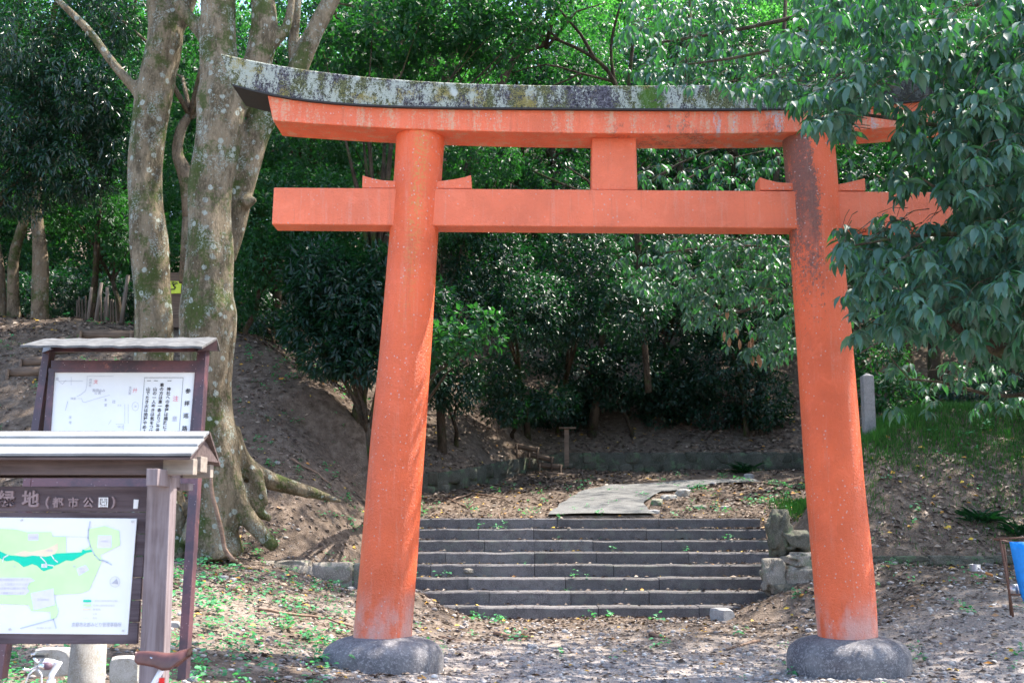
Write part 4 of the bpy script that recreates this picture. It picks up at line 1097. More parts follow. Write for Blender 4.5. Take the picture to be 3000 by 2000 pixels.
mb = MB(); ring(bb, .085, .004, mb, 30, 6); mb.tube([bb + np.array((0, -.06, 0)), bb + np.array((.12, -.07, -.11))], .008, 8); mb.tube([bb + np.array((0, .06, 0)), bb + np.array((-.12, .07, .11))], .008, 8)
mb.box(bb + np.array((.12, -.11, -.11)), (.09, .07, .02)); mb.box(bb + np.array((-.12, .11, .11)), (.09, .07, .02)); mb.tube([bb + np.array((0, -.06, 0)), bb + np.array((0, .06, 0))], .02, 10); mb.build('crank', M['chrome'], bk, True)

# ------------------------------------------------------------------ rusty folding frame with blue sheet, ladle, can at the right edge
D = 12.6
ck = thing('folding_chair', P(3010, 1800, D), 'rusty folding metal frame with a bright blue fabric seat at the right edge', 'folding chair')
mb = MB(); R_ = .013
mb.tube([P(2930, 1582, D), P(2950, 1690, D), P(2968, 1806, D)], R_, 10); mb.tube([P(2941, 1592, D + .12), P(2953, 1690, D + .06), P(2962, 1800, D + .5)], R_, 10)
mb.build('front_leg', M['rusty'], ck, True)
mb = MB(); mb.tube([P(3110, 1582, D), P(3100, 1690, D), P(3085, 1812, D)], R_, 10); mb.tube([P(3100, 1592, D + .12), P(3090, 1690, D + .06), P(3080, 1800, D + .5)], R_, 10); mb.build('rear_leg', M['rusty'], ck, True)
mb = MB(); mb.tube([P(2915, 1578, D), P(3000, 1574, D), P(3125, 1572, D)], .012, 10); mb.tube([P(2915, 1578, D), P(2962, 1588, D + .4)], .012, 10); mb.tube([P(2962, 1588, D + .4), P(3120, 1584, D + .4)], .012, 10); mb.tube([P(2955, 1740, D), P(3095, 1745, D)], .01, 8); mb.build('frame', M['rusty'], ck, True)
mb = MB(); n = 12; vs = []
edge = [(2958, 1586), (2962, 1610), (2970, 1650), (2979, 1700), (2990, 1745), (3004, 1770)]
for i in range(len(edge)):
    for j in range(n + 1):
        x = edge[i][0] + (3100 - edge[i][0]) * j / n; y = edge[i][1] + 14 * math.sin(math.pi * j / n) * (i / 5)
        vs.append(P(x, y, D - .03 + .05 * math.sin(j * 1.1 + i * .6) * (i / 5 + .3)))
mb.add(vs, [(i * (n + 1) + j, (i + 1) * (n + 1) + j, (i + 1) * (n + 1) + j + 1, i * (n + 1) + j + 1) for i in range(len(edge) - 1) for j in range(n)])
o = mb.build('fabric', M['tarp_blue'], ck, True); m_ = o.modifiers.new('thick', 'SOLIDIFY'); m_.thickness = .006
ld = thing('water_ladle', P(2855, 1660, D + .2), 'metal ladle with orange brown grip leaning by the blue chair', 'ladle')
mb = MB(); c = P(2856, 1662, D + .1); R1, hgt = .062, .075; vs = []; n = 24
for k in range(n):
    a = 2 * math.pi * k / n; vs += [c + np.array((R1 * math.cos(a), R1 * math.sin(a), .035)), c + np.array((R1 * .86 * math.cos(a), R1 * .86 * math.sin(a), -.035)), c + np.array((R1 * .95 * math.cos(a), R1 * .95 * math.sin(a), .034)), c + np.array((R1 * .8 * math.cos(a), R1 * .8 * math.sin(a), -.03))]
fs = []
for k in range(n):
    a = k * 4; b = ((k + 1) % n) * 4; fs += [(a + 1, b + 1, b, a), (a, b, b + 2, a + 2), (a + 2, b + 2, b + 3, a + 3)]
fs += [tuple(k * 4 + 1 for k in range(n)), tuple(k * 4 + 3 for k in range(n - 1, -1, -1))]
mb.add(vs, fs); mb.build('cup', M['steel'], ld, True)
mb = MB(); mb.tube([P(2866, 1663, D + .05), P(2880, 1673, D), P(2892, 1680, D)], .009, 8); mb.tube([P(2906, 1684, D), P(2925, 1692, D), P(2940, 1695, D)], .006, 8); mb.build('handle', M['steel'], ld, True)
mb = MB(); mb.tube([P(2886, 1676, D), P(2908, 1685, D)], .014, 10); mb.build('grip', M['brown_handle'], ld, True)
mb = MB(); c = P(2970, 1728, D + .12); mb.tube([c - np.array((0, 0, .065)), c + np.array((0, 0, .065))], [.055, .062], 18); tag(mb.build('metal_can', M['steel'], None, True, origin=c), 'dull metal can hanging on the rusty legs below the blue fabric', 'can')
# ------------------------------------------------------------------ the two old trees on the left
def finish_trunk(mb, mat, parent, vox=.035, name='trunk'):
    o = mb.build(name, mat, parent, True)
    r = o.modifiers.new('skin', 'REMESH'); r.mode = 'VOXEL'; r.voxel_size = vox; r.use_smooth_shade = True
    s = o.modifiers.new('soften', 'SMOOTH'); s.factor = .5; s.iterations = 4
    return o
D1, D2 = 17.0, 16.4
t1 = thing('deciduous_tree', G(450, 1400, 14) * 0 + P(455, 1520, D1), 'grey barked old tree with a long bare side branch, left of the big pair', 'tree')
mb = MB()
trunk_px(mb, [(480, 1640, 230), (460, 1520, 165), (452, 1350, 130), (450, 1150, 115), (451, 980, 112), (448, 860, 114), (443, 780, 117), (436, 700, 116), (427, 600, 106), (424, 500, 103), (432, 420, 106), (442, 350, 108), (450, 290, 114), (462, 220, 112), (478, 150, 112), (485, 90, 110), (470, 20, 85), (455, -80, 70), (440, -250, 60), (430, -420, 40)], D1, 20, .16)
trunk_px(mb, [(485, 110, 80), (520, 60, 70), (550, -10, 62), (590, -120, 50), (640, -300, 36)], D1, 14, .1)
trunk_px(mb, [(425, 300, 40), (395, 262, 34), (355, 215, 30), (315, 165, 28), (280, 115, 26), (245, 75, 27), (205, 35, 24), (165, -5, 22), (120, -60, 18), (60, -150, 12)], D1, 12, .1)
trunk_px(mb, [(470, 1560, 90), (420, 1640, 70), (340, 1700, 40)], D1 - .2, 10, .2)
trunk_px(mb, [(500, 1480, 60), (525, 1560, 56), (530, 1640, 60)], D1 - .4, 10, .2)
finish_trunk(mb, M['bark_hero'], t1)
t2 = thing('deciduous_tree', P(640, 1600, D2), 'massive lichen covered tree with spreading roots, right of the big pair', 'tree')
mb = MB()
trunk_px(mb, [(640, 1640, 150), (628, 1560, 140), (632, 1450, 128), (630, 1330, 130), (618, 1220, 128), (610, 1120, 138), (608, 1040, 150), (610, 980, 162), (613, 915, 168), (612, 850, 150), (613, 750, 142), (614, 620, 134), (622, 520, 130), (636, 430, 130), (648, 350, 136), (652, 290, 146), (650, 230, 130), (640, 160, 112), (640, 80, 106), (640, 0, 108), (635, -120, 90), (620, -300, 70), (610, -450, 40)], D2, 22, .18)
trunk_px(mb, [(640, 160, 70), (585, 90, 44), (540, 35, 40), (500, -20, 38), (440, -120, 30)], D2, 12, .1)     # leaning limb on the left
trunk_px(mb, [(665, 330, 100), (715, 260, 90), (752, 190, 88), (772, 110, 86), (775, 40, 78), (768, -30, 74), (775, -200, 55), (790, -400, 35)], D2 + .1, 16, .12)   # mossy limb
trunk_px(mb, [(800, 120, 50), (830, 95, 36), (842, 70, 30), (852, 20, 26), (858, -60, 24)], D2 + .1, 10, .1)
# smooth limb crossing behind the gate's corner
trunk_px(mb, [(660, 760, 60), (692, 660, 62), (712, 560, 66), (732, 470, 74), (748, 400, 82), (778, 335, 82), (820, 280, 76), (865, 215, 66), (895, 150, 60), (925, 85, 56), (965, 10, 54), (1000, -70, 48), (1080, -250, 36)], D2 + .35, 16, .08)
trunk_px(mb, [(870, 210, 40), (858, 150, 34), (862, 90, 32), (868, 20, 32), (872, -60, 28)], D2 + .4, 10, .08)
trunk_px(mb, [(715, 600, 40), (738, 585, 34), (745, 578, 26)], D2 + .2, 10, .1)
# buttress roots
for pts in ([(655, 1330, 90), (680, 1430, 70), (716, 1500, 52), (760, 1555, 46), (808, 1606, 34)],
            [(660, 1260, 95, D2 + .2), (700, 1352, 88, D2 + .35), (765, 1395, 62, D2 + .6), (835, 1420, 48, D2 + .85), (905, 1440, 38, D2 + 1.0), (960, 1456, 24, D2 + 1.15), (1000, 1470, 12, D2 + 1.3)],
            [(690, 1420, 50, D2 + .2), (725, 1460, 44, D2 + .25), (760, 1500, 32, D2 + .3), (795, 1522, 18, D2 + .35)],
            [(745, 1380, 50, D2 + .35), (765, 1440, 36, D2 + .3), (778, 1480, 18, D2 + .3)],
            [(610, 1400, 110), (596, 1500, 90), (570, 1600, 100)],
            [(625, 1450, 100), (650, 1540, 90), (640, 1625, 60)],
            [(560, 1480, 60, D2 + .5), (530, 1540, 56, D2 + .4), (512, 1600, 60, D2 + .3)]):
    trunk_px(mb, pts, D2 - .05, 12, .2)
finish_trunk(mb, M['bark_hero'], t2)
# their foliage hangs high above the picture and only breaks up the sunlight
crown('crown', [(-8, 18, 13, 3.4, 3, 1.8), (-4, 17.5, 13.4, 3.0, 2.8, 1.6), (-6, 22, 14, 3.5, 3, 2), (-10, 22, 14, 3.5, 3, 2)], 2600, 5, .16, M['leaf_mid'], t1, .5, .2)
crown('crown', [(0, 19, 13.6, 3.2, 3, 1.8), (3.5, 21, 13.6, 3, 3, 1.6), (-2, 23, 14.6, 3.4, 3, 2), (2, 25, 15.5, 3.6, 3, 2)], 3200, 5, .16, M['leaf_mid'], t2, .5, .2)
# dead creeper stem leaning on the big trunk
mb = MB(); trunk_px(mb, [(618, 1400, 9), (622, 1450, 12), (636, 1500, 12), (650, 1560, 13), (660, 1610, 13), (688, 1642, 12)], D2 - .75, 8, .1)
tag(mb.build('fallen_branch', M['stick'], None, True, origin=P(650, 1560, D2 - .7)), 'thin bare branch leaning against the foot of the big lichen trunk', 'branch')

# ------------------------------------------------------------------ slim trunks on the plateau at far left
for pts, D, mat, lab, nm in (
    ([(-8, 960, 58), (-6, 850, 46), (-12, 760, 40), (-30, 650, 38), (-50, 500, 34)], 24, 'bark_tan', 'slim trunk cut by the left edge of the picture', 'a'),
    ([(44, 970, 50), (40, 900, 38), (38, 820, 34), (40, 755, 32), (54, 700, 30), (74, 640, 30), (88, 580, 28), (100, 450, 26), (90, 300, 22)], 24, 'bark_tan', 'slim bent tree trunk just right of the left picture edge', 'b'),
    ([(114, 975, 66), (116, 930, 54), (118, 850, 50), (120, 780, 48), (114, 700, 40), (108, 640, 36), (106, 560, 34), (112, 400, 30), (130, 250, 24)], 23.5, 'bark_tan', 'brown trunk standing alone right of the bent slim trunk', 'c'),
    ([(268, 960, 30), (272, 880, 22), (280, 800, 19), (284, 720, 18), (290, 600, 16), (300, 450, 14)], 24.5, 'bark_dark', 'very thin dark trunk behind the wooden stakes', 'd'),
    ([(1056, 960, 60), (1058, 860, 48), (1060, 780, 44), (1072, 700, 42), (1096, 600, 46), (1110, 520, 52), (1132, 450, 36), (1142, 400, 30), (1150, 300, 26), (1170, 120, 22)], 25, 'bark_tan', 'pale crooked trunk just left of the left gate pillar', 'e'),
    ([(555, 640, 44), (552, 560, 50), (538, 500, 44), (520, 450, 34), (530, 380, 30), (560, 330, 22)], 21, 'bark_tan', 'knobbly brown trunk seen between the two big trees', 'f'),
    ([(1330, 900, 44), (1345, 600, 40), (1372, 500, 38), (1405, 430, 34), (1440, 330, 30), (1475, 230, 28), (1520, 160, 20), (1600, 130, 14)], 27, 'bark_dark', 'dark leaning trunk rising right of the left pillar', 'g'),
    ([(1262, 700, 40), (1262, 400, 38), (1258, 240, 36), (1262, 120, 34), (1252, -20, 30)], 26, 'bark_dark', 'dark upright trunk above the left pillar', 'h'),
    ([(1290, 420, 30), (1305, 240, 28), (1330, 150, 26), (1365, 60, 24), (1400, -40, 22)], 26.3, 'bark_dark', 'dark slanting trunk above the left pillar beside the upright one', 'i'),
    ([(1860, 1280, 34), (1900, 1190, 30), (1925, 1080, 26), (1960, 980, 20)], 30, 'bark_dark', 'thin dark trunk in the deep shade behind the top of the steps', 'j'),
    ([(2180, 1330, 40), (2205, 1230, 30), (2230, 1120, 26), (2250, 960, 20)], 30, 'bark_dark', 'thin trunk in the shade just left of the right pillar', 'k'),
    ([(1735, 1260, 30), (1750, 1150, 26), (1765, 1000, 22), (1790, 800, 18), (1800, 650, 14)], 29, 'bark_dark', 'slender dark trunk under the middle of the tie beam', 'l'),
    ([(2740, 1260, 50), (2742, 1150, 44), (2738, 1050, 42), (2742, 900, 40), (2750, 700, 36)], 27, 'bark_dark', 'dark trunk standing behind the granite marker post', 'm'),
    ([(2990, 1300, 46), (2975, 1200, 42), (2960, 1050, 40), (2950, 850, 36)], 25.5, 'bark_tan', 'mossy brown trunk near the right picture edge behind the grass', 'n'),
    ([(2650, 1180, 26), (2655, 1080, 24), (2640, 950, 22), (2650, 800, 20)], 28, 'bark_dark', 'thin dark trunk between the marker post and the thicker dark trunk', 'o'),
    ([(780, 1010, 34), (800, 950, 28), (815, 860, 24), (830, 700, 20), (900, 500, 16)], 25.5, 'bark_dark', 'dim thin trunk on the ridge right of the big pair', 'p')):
    b = P(pts[0][0], pts[0][1], D); t = thing('slender_tree', b, lab, 'tree', 'slender trunks of the wood')
    mb = MB(); Q = trunk_px(mb, pts, D, 10, .12)
    top = Q[-1]; rr = pts[-1][2] / 2 / F * D
    mb.tube([Q[0] - np.array((0, 0, 1.2)), Q[0]], [rr * 2.2, pts[0][2] / 2 / F * D], 10)
    lims = []
    for k in range(4):
        a = k * 1.7 + b[0]; e = top + np.array((math.cos(a) * 1.6, math.sin(a) * 1.6, 1.0 + .3 * k)); mb.tube([top - np.array((0, 0, .1)), (top + e) / 2 + np.array((0, 0, .3)), e], [rr * .8, rr * .5, rr * .2], 7, True, .1); lims.append(e)
    mb.tube([top, (top[0] + .5, top[1], (top[2] + 4 + .47 * b[1]) / 2), (top[0] + 1.0, b[1], 4 + .47 * b[1])], [rr, rr * .8, rr * .4], 8, True, .1)
    mb.build('trunk', M[mat], t, True)
    crown('crown', [(e[0], e[1], max(e[2] + .3, 0), 1.2, 1.2, .9) for e in lims] + [(top[0] + 1.0, b[1] + 0, 1.6 + .47 * b[1] + 2.6, 2.6, 2.2, 1.3)], 560, 5, .13, M['leaf_dark'], t, .45, .3)  # last blob: unseen high crown, added to shade the understory

# dark branches spreading in the upper middle
t = thing('branching_tree', P(1900, 900, 27), 'tree with many fine dark branches fanning out above the top beam', 'tree')
mb = MB()
for pts in ([(1900, 1150, 20), (1880, 900, 20), (1860, 600, 20), (1830, 380, 18), (1800, 240, 15), (1740, 170, 12), (1640, 120, 9), (1540, 90, 6), (1440, 60, 4)],
            [(1800, 240, 9), (1700, 215, 7), (1600, 190, 5), (1500, 215, 3)], [(1740, 170, 12), (1700, 100, 10), (1640, 30, 8), (1590, -40, 6)], [(1640, 120, 9), (1580, 60, 7), (1540, -10, 5)],
            [(1830, 380, 14), (1760, 330, 10), (1680, 310, 7), (1600, 330, 4)], [(1800, 240, 12), (1790, 140, 10), (1810, 40, 8), (1840, -50, 6)], [(1700, 215, 8), (1650, 240, 6), (1590, 260, 3)], [(1860, 600, 12), (1700, 560, 8), (1560, 500, 5)], [(1860, 640, 14), (1960, 560, 9), (2100, 480, 6), (2250, 440, 4)], [(1870, 560, 12), (1990, 480, 8), (2120, 430, 5)]):
    trunk_px(mb, pts, 27.5, 7, .1)
mb.build('trunk', M['bark_dark'], t, True)

# ------------------------------------------------------------------ shrubs and small trees, traced as volumes
def BL(px, py, D, rx, ry, rd):
    c = P(px, py, D); m = D / F; return (c[0], c[1], c[2], rx * m, rd, ry * m)
def bush(name, blobs, n, nper, L, mat, label, cat, ratio=.42, droop=.4, stems=3, group=None, shell=.55, tpl=LEAF2, spread=1.0, smooth=False, base=None):
    b = [BL(*q) for q in blobs]; lo = min(b, key=lambda q: q[2])
    bx, by = base or (lo[0], lo[1] + .1)
    if base is None and bx > -2.2 and by < float(ywall(bx)) + .7 and by > 20.5: by = float(ywall(bx)) + .9
    base = (bx, by, gz(bx, by))
    t = thing(name, base, label, cat, group)
    mb = MB()
    B0 = np.array(base); top = np.mean([q[:3] for q in b], 0); hub = B0 + (top - B0) * .45; hub[:2] = B0[:2] * .75 + top[:2] * .25
    big = .03 + .012 * np.linalg.norm(top - B0); mb.tube([B0 - np.array((0, 0, .3)), B0 + np.array((0, 0, .1)), (B0 + hub) / 2 + np.array((.05, .03, 0)), hub], [big * 1.3, big, big * .85, big * .7], 9, True, .15)
    for i, q in enumerate(b):
        for k in range(1, stems):
            a = i * 2 + k * 2.1; e = np.array(q[:3]) + np.array((math.cos(a) * q[3] * .6, math.sin(a) * q[4] * .5, q[5] * .4 * math.sin(a * 1.7)))
            s0 = hub - (hub - B0) * (.35 * (k % 3) / 3); m_ = (s0 + e) / 2 + np.array((math.sin(a) * .15, math.cos(a) * .15, .15 * np.linalg.norm(e - s0)))
            mb.tube([s0, (s0 + m_) / 2 + np.array((.03, .02, .05)), m_, e], [big * .5, big * .4, .018, .006], 6, True, .1)
    mb.build('stem', M['bark_dark'], t, True)
    crown('foliage', b, n, nper, L, M[mat], t, ratio, droop, tpl, shell, spread=spread, smooth=smooth); return t
bush('evergreen_shrub', [(1010, 880, 20.6, 150, 120, .9), (930, 800, 20.8, 110, 100, .8), (1100, 960, 20.4, 120, 110, .8), (1150, 860, 20.6, 130, 150, .9), (1010, 990, 20.3, 90, 70, .6), (1240, 930, 20.8, 90, 120, .8), (960, 1050, 20.0, 90, 45, .5), (1090, 1070, 20.0, 100, 50, .5), (880, 960, 20.4, 70, 60, .5)], 2300, 8, .17, 'leaf_dark', 'dense dark broadleaf shrub hanging over the slope left of the left pillar', 'shrub', .30, .35, 2)
bush('maple_tree', [(760, 640, 22.5, 130, 90, 1.0), (900, 700, 22, 140, 90, 1.0), (1000, 600, 22.5, 150, 110, 1.1), (800, 760, 22, 110, 90, .9), (1080, 700, 22.5, 130, 80, 1), (720, 850, 22.5, 60, 90, .6), (860, 560, 23, 150, 70, 1)], 2600, 6, .11, 'leaf_mid', 'fine leaved green maple spreading left of the left pillar under the tie beam', 'tree', .45, .35, 2)
bush('maple_tree', [(900, 440, 24, 170, 90, 1.2), (1060, 430, 24, 120, 100, 1.2), (1400, 470, 25, 140, 80, 1.2), (1300, 640, 25, 150, 90, 1.2)], 2000, 6, .12, 'leaf_mid', 'green maple filling the gap between lintel and tie beam around the left pillar', 'tree', .45, .35, 2)
bush('broadleaf_sapling', [(1330, 990, 17.2, 110, 50, .5), (1400, 940, 17.4, 80, 35, .4), (1290, 1040, 17.2, 70, 40, .4), (1440, 1000, 17.4, 50, 30, .3), (1250, 1000, 17.2, 60, 70, .4)], 150, 7, .12, 'leaf_mid', 'green sapling with flat layered leaves just right of the left pillar', 'tree', .58, .15, 3, base=(-2.33, 19.6))
bush('bushy_tree', [(1150, 90, 21, 160, 90, 1.2), (1320, 40, 21, 170, 100, 1.2), (1450, 110, 21.5, 120, 70, 1.0), (1000, 140, 21.5, 110, 80, 1), (1560, 30, 21.5, 130, 60, 1), (1300, 180, 22, 180, 50, 1), (1120, 230, 22, 120, 40, 1)], 1500, 6, .14, 'leaf_mid', 'broadleaf tree with grey green leaves above the left part of the top beam', 'tree', .55, .3, 3, base=(-2.75, 21.0))
bush('glossy_tree', [(60, 130, 19.5, 150, 130, 1.2), (250, 260, 20, 150, 130, 1.2), (60, 360, 20, 140, 130, 1.2), (300, 60, 20.5, 120, 110, 1), (200, 480, 20.5, 150, 110, 1.2), (330, 400, 21, 70, 120, 1), (20, 560, 20.5, 110, 70, 1)], 3000, 8, .15, 'leaf_gloss', 'dark tree with shiny narrow leaves filling the upper left corner', 'tree', .24, .55, 2, shell=.4, base=(-10.5, 19.5))
bush('glossy_tree', [(310, 620, 24.5, 80, 90, 1.2), (210, 600, 25, 110, 90, 1.2), (360, 700, 24.5, 50, 80, .8), (80, 600, 25.5, 110, 60, 1)], 1200, 7, .13, 'leaf_mid', 'darker green tree behind the slim trunks at far left', 'tree', .35, .45, 2)
bush('glossy_tree', [(545, 420, 23, 60, 200, 1), (540, 200, 23, 60, 200, 1), (550, 700, 24, 70, 80, 1), (720, 450, 24, 70, 130, 1), (860, 350, 25, 120, 80, 1)], 1500, 6, .12, 'leaf_mid', 'green foliage tree seen between and behind the two big trunks', 'tree', .4, .4, 2)
gC = 'dark shrubs in the shade behind the gate'
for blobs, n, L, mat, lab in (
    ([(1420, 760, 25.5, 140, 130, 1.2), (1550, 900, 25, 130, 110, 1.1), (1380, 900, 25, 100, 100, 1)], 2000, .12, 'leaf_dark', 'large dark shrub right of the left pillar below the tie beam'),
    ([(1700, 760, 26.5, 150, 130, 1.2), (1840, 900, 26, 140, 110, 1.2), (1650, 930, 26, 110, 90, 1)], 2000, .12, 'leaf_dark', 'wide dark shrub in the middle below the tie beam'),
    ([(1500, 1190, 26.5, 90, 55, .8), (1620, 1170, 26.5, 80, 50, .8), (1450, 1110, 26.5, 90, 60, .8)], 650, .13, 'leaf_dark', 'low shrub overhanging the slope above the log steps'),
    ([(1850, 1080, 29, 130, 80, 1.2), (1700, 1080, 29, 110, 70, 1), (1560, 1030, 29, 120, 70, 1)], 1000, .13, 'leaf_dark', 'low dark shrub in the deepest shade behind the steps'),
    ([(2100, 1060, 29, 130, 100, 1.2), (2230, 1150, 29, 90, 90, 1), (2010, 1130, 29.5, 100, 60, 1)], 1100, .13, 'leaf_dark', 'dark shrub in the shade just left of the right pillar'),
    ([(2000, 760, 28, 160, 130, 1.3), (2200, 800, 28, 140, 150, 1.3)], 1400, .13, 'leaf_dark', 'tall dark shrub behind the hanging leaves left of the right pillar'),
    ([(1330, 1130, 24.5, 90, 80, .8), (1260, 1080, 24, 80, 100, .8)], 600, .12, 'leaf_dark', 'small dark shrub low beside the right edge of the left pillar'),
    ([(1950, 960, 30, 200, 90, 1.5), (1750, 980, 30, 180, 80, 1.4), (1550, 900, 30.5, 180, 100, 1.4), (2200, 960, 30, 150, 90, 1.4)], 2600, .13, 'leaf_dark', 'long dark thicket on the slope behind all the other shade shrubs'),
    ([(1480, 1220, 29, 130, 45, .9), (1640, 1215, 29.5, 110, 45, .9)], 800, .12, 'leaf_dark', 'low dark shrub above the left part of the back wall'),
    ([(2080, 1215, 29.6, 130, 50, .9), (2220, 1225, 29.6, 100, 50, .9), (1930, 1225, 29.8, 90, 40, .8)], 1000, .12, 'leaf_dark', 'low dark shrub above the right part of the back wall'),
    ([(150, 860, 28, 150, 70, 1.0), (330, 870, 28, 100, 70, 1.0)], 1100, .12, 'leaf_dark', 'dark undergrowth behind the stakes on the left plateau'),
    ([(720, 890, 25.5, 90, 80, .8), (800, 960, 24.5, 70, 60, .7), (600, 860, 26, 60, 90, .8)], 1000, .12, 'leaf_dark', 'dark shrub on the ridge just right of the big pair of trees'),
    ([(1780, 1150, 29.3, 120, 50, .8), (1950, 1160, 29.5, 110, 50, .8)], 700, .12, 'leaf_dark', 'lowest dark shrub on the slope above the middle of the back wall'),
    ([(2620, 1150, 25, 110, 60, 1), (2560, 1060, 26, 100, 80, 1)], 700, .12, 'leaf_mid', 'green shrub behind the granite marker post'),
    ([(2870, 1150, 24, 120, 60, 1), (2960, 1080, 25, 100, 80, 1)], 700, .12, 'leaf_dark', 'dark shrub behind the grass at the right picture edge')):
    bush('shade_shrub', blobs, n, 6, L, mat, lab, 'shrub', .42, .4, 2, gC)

# ------------------------------------------------------------------ the wood on the hill: three kinds, copied tree by tree
def protot(nm, mat, label, sd, L, hgt=8.0):
    global RNG
    RNG = np.random.default_rng(sd); r = random.Random(sd)
    t = thing(nm, (0, 0, 0), label, 'tree', 'trees of the wood on the hill')
    mb = MB(); mb.tube([(0, 0, -1.2), (.05, 0, 1), (.15, .1, 3), (.1, .2, 5), (0, .1, hgt - 1)], [.24, .2, .16, .12, .04], 10, True, .15)
    bl = []
    for i in range(15):
        a = i * 2.4 + sd; z = 1.6 + (hgt - 1.8) * i / 14; R = 2.4 * math.sin(math.pi * (.18 + .74 * (i + .5) / 15)) * r.uniform(.6, 1.05)
        e = (math.cos(a) * R, math.sin(a) * R, z + .5); mb.tube([(.1, .1, z - .5), (e[0] * .5, e[1] * .5, z + .1), e], [.07, .045, .015], 6, True, .1)
        bl.append((e[0], e[1], e[2], r.uniform(1.0, 1.5), r.uniform(1.0, 1.5), r.uniform(.55, .95)))
    mb.build('trunk', M['bark_dark'], t, True)
    crown('crown', bl, 3300, 6, L, M[mat], t, .45, .35, above_ground=False); return t
protos = [protot('hill_tree', 'leaf_dark', 'dark green bushy tree in the wood on the hill behind the gate', 1, .15), protot('hill_tree', 'leaf_mid', 'mid green tree in the wood on the hill behind the gate', 2, .14), protot('hill_tree', 'leaf_bright', 'bright green sunlit tree high in the wood behind the gate', 3, .15)]
RNG = np.random.default_rng(77)
def copy_tree(o, parent=None):
    c = o.copy(); COL.objects.link(c)
    if parent is not None: c.parent = parent; c.matrix_parent_inverse = o.matrix_parent_inverse.copy()
    for ch in list(o.children): copy_tree(ch, c)
    return c
spots = []
rr_ = random.Random(5)
for y, step, zoff in ((31.5, 4.2, 0), (36, 4.0, 0), (41, 4.4, 0), (47, 5.0, 0), (54, 6.0, 0)):
    half = .46 * y + 3
    x = -half + rr_.uniform(0, 2)
    while x < half + 5:
        spots.append((x, y + rr_.uniform(-1.3, 1.3), y)); x += step * rr_.uniform(.8, 1.2)
used = [False] * 3
spots += [(12.0, 20.6, 31), (11.2, 16.8, 31), (13.5, 24.5, 31), (-12.5, 24, 31)]  # first two: trees added off to the right to shade the bank
for i, (x, y, row) in enumerate(spots):
    if row < 33 and -1 < x < 8 and y > 27: y += 2.0
    k = (0 if rr_.random() < .65 else 1) if row < 34 else ((1 if rr_.random() < .5 else (2 if rr_.random() < .4 else 0)) if row < 43 else (2 if rr_.random() < .6 else 1))
    o = protos[k] if not used[k] else copy_tree(protos[k]); used[k] = True
    s = rr_.uniform(.85, 1.2) * (1.0 if row < 45 else 1.25)
    o.location = (x, y, gz(x, y) - .1 + (0.3 if row < 33 else 0)); o.rotation_euler = (0, 0, rr_.uniform(0, 6.28)); o.scale = (s, s, s * rr_.uniform(.95, 1.2))

# ------------------------------------------------------------------ the evergreen on the right whose sprays hang in front of the gate
T = thing('evergreen_tree', (5.9, 10.2, gz(5.9, 10.2)), 'large evergreen with drooping glossy leaves hanging over the right part of the gate', 'tree')
mb = MB(); tb = np.array((5.9, 10.2, gz(5.9, 10.2)))
mb.tube([tb - np.array((0, 0, .5)), tb + np.array((0, 0, .8)), tb + np.array((-.1, .1, 2.2)), tb + np.array((-.1, .3, 4)), tb + np.array((0, .2, 6.2)), tb + np.array((-.3, .3, 8.6))], [.34, .26, .23, .2, .15, .07], 18, True, .15)
def limb(pts, D=None, n=8): trunk_px(mb, pts, D, n, .1)
limb([(3420, 1230, 90, 10), (3200, 1120, 72, 9.8), (3020, 1060, 58, 9.6), (2900, 1010, 46, 9.5), (2840, 985, 30, 9.5), (2770, 930, 16, 9.3), (2700, 880, 9, 9.2)])
limb([(3400, 800, 40, 9.8), (3150, 730, 26, 9.2), (2900, 690, 16, 9), (2680, 690, 11, 8.9), (2500, 720, 6, 8.9)])
limb([(3420, 560, 40, 10), (3150, 480, 26, 9.5), (2900, 400, 18, 9.4), (2700, 360, 12, 9.6), (2480, 330, 8, 10.2)])
limb([(3400, 300, 36, 10.2), (3000, 180, 26, 10.4), (2700, 110, 18, 11), (2400, 120, 12, 11.6), (2150, 170, 9, 12), (2000, 190, 5, 12.4)])
limb([(3400, 100, 36, 10.8), (2900, 10, 26, 12), (2500, 20, 18, 13.4), (2150, 90, 12, 13.6), (1900, 130, 7, 13.8)])
limb([(3500, 1000, 46, 10.6), (3000, 900, 34, 12.8), (2600, 850, 22, 14), (2350, 850, 14, 14.2), (2180, 910, 9, 14.2), (2060, 930, 5, 14)])
limb([(2600, 850, 14, 14), (2400, 740, 10, 14.4), (2150, 720, 7, 14.4), (1950, 740, 5, 14.4)])
limb([(3200, 1120, 20, 10.4), (2950, 1160, 12, 10.8), (2760, 1120, 8, 11), (2650, 1110, 5, 11)])
limb([(2770, 930, 9, 9.3), (2600, 990, 7, 9.6), (2520, 1035, 5, 9.8)]); limb([(2595, 985, 5, 9.6), (2612, 1050, 4, 9.7), (2665, 1110, 3, 9.8)])
limb([(2900, 620, 14, 9.3), (2760, 560, 9, 9.3), (2700, 520, 5, 9.3)])
from mathutils.geometry import intersect_point_tri_2d
def inpoly(px, py, poly):
    x = np.asarray(px); y = np.asarray(py); ins = np.zeros(len(x), bool); n = len(poly)
    for i in range(n):
        x1, y1 = poly[i]; x2, y2 = poly[(i + 1) % n]
        c = ((y1 > y) != (y2 > y)) & (x < (x2 - x1) * (y - y1) / (y2 - y1 + 1e-9) + x1); ins ^= c
    return ins
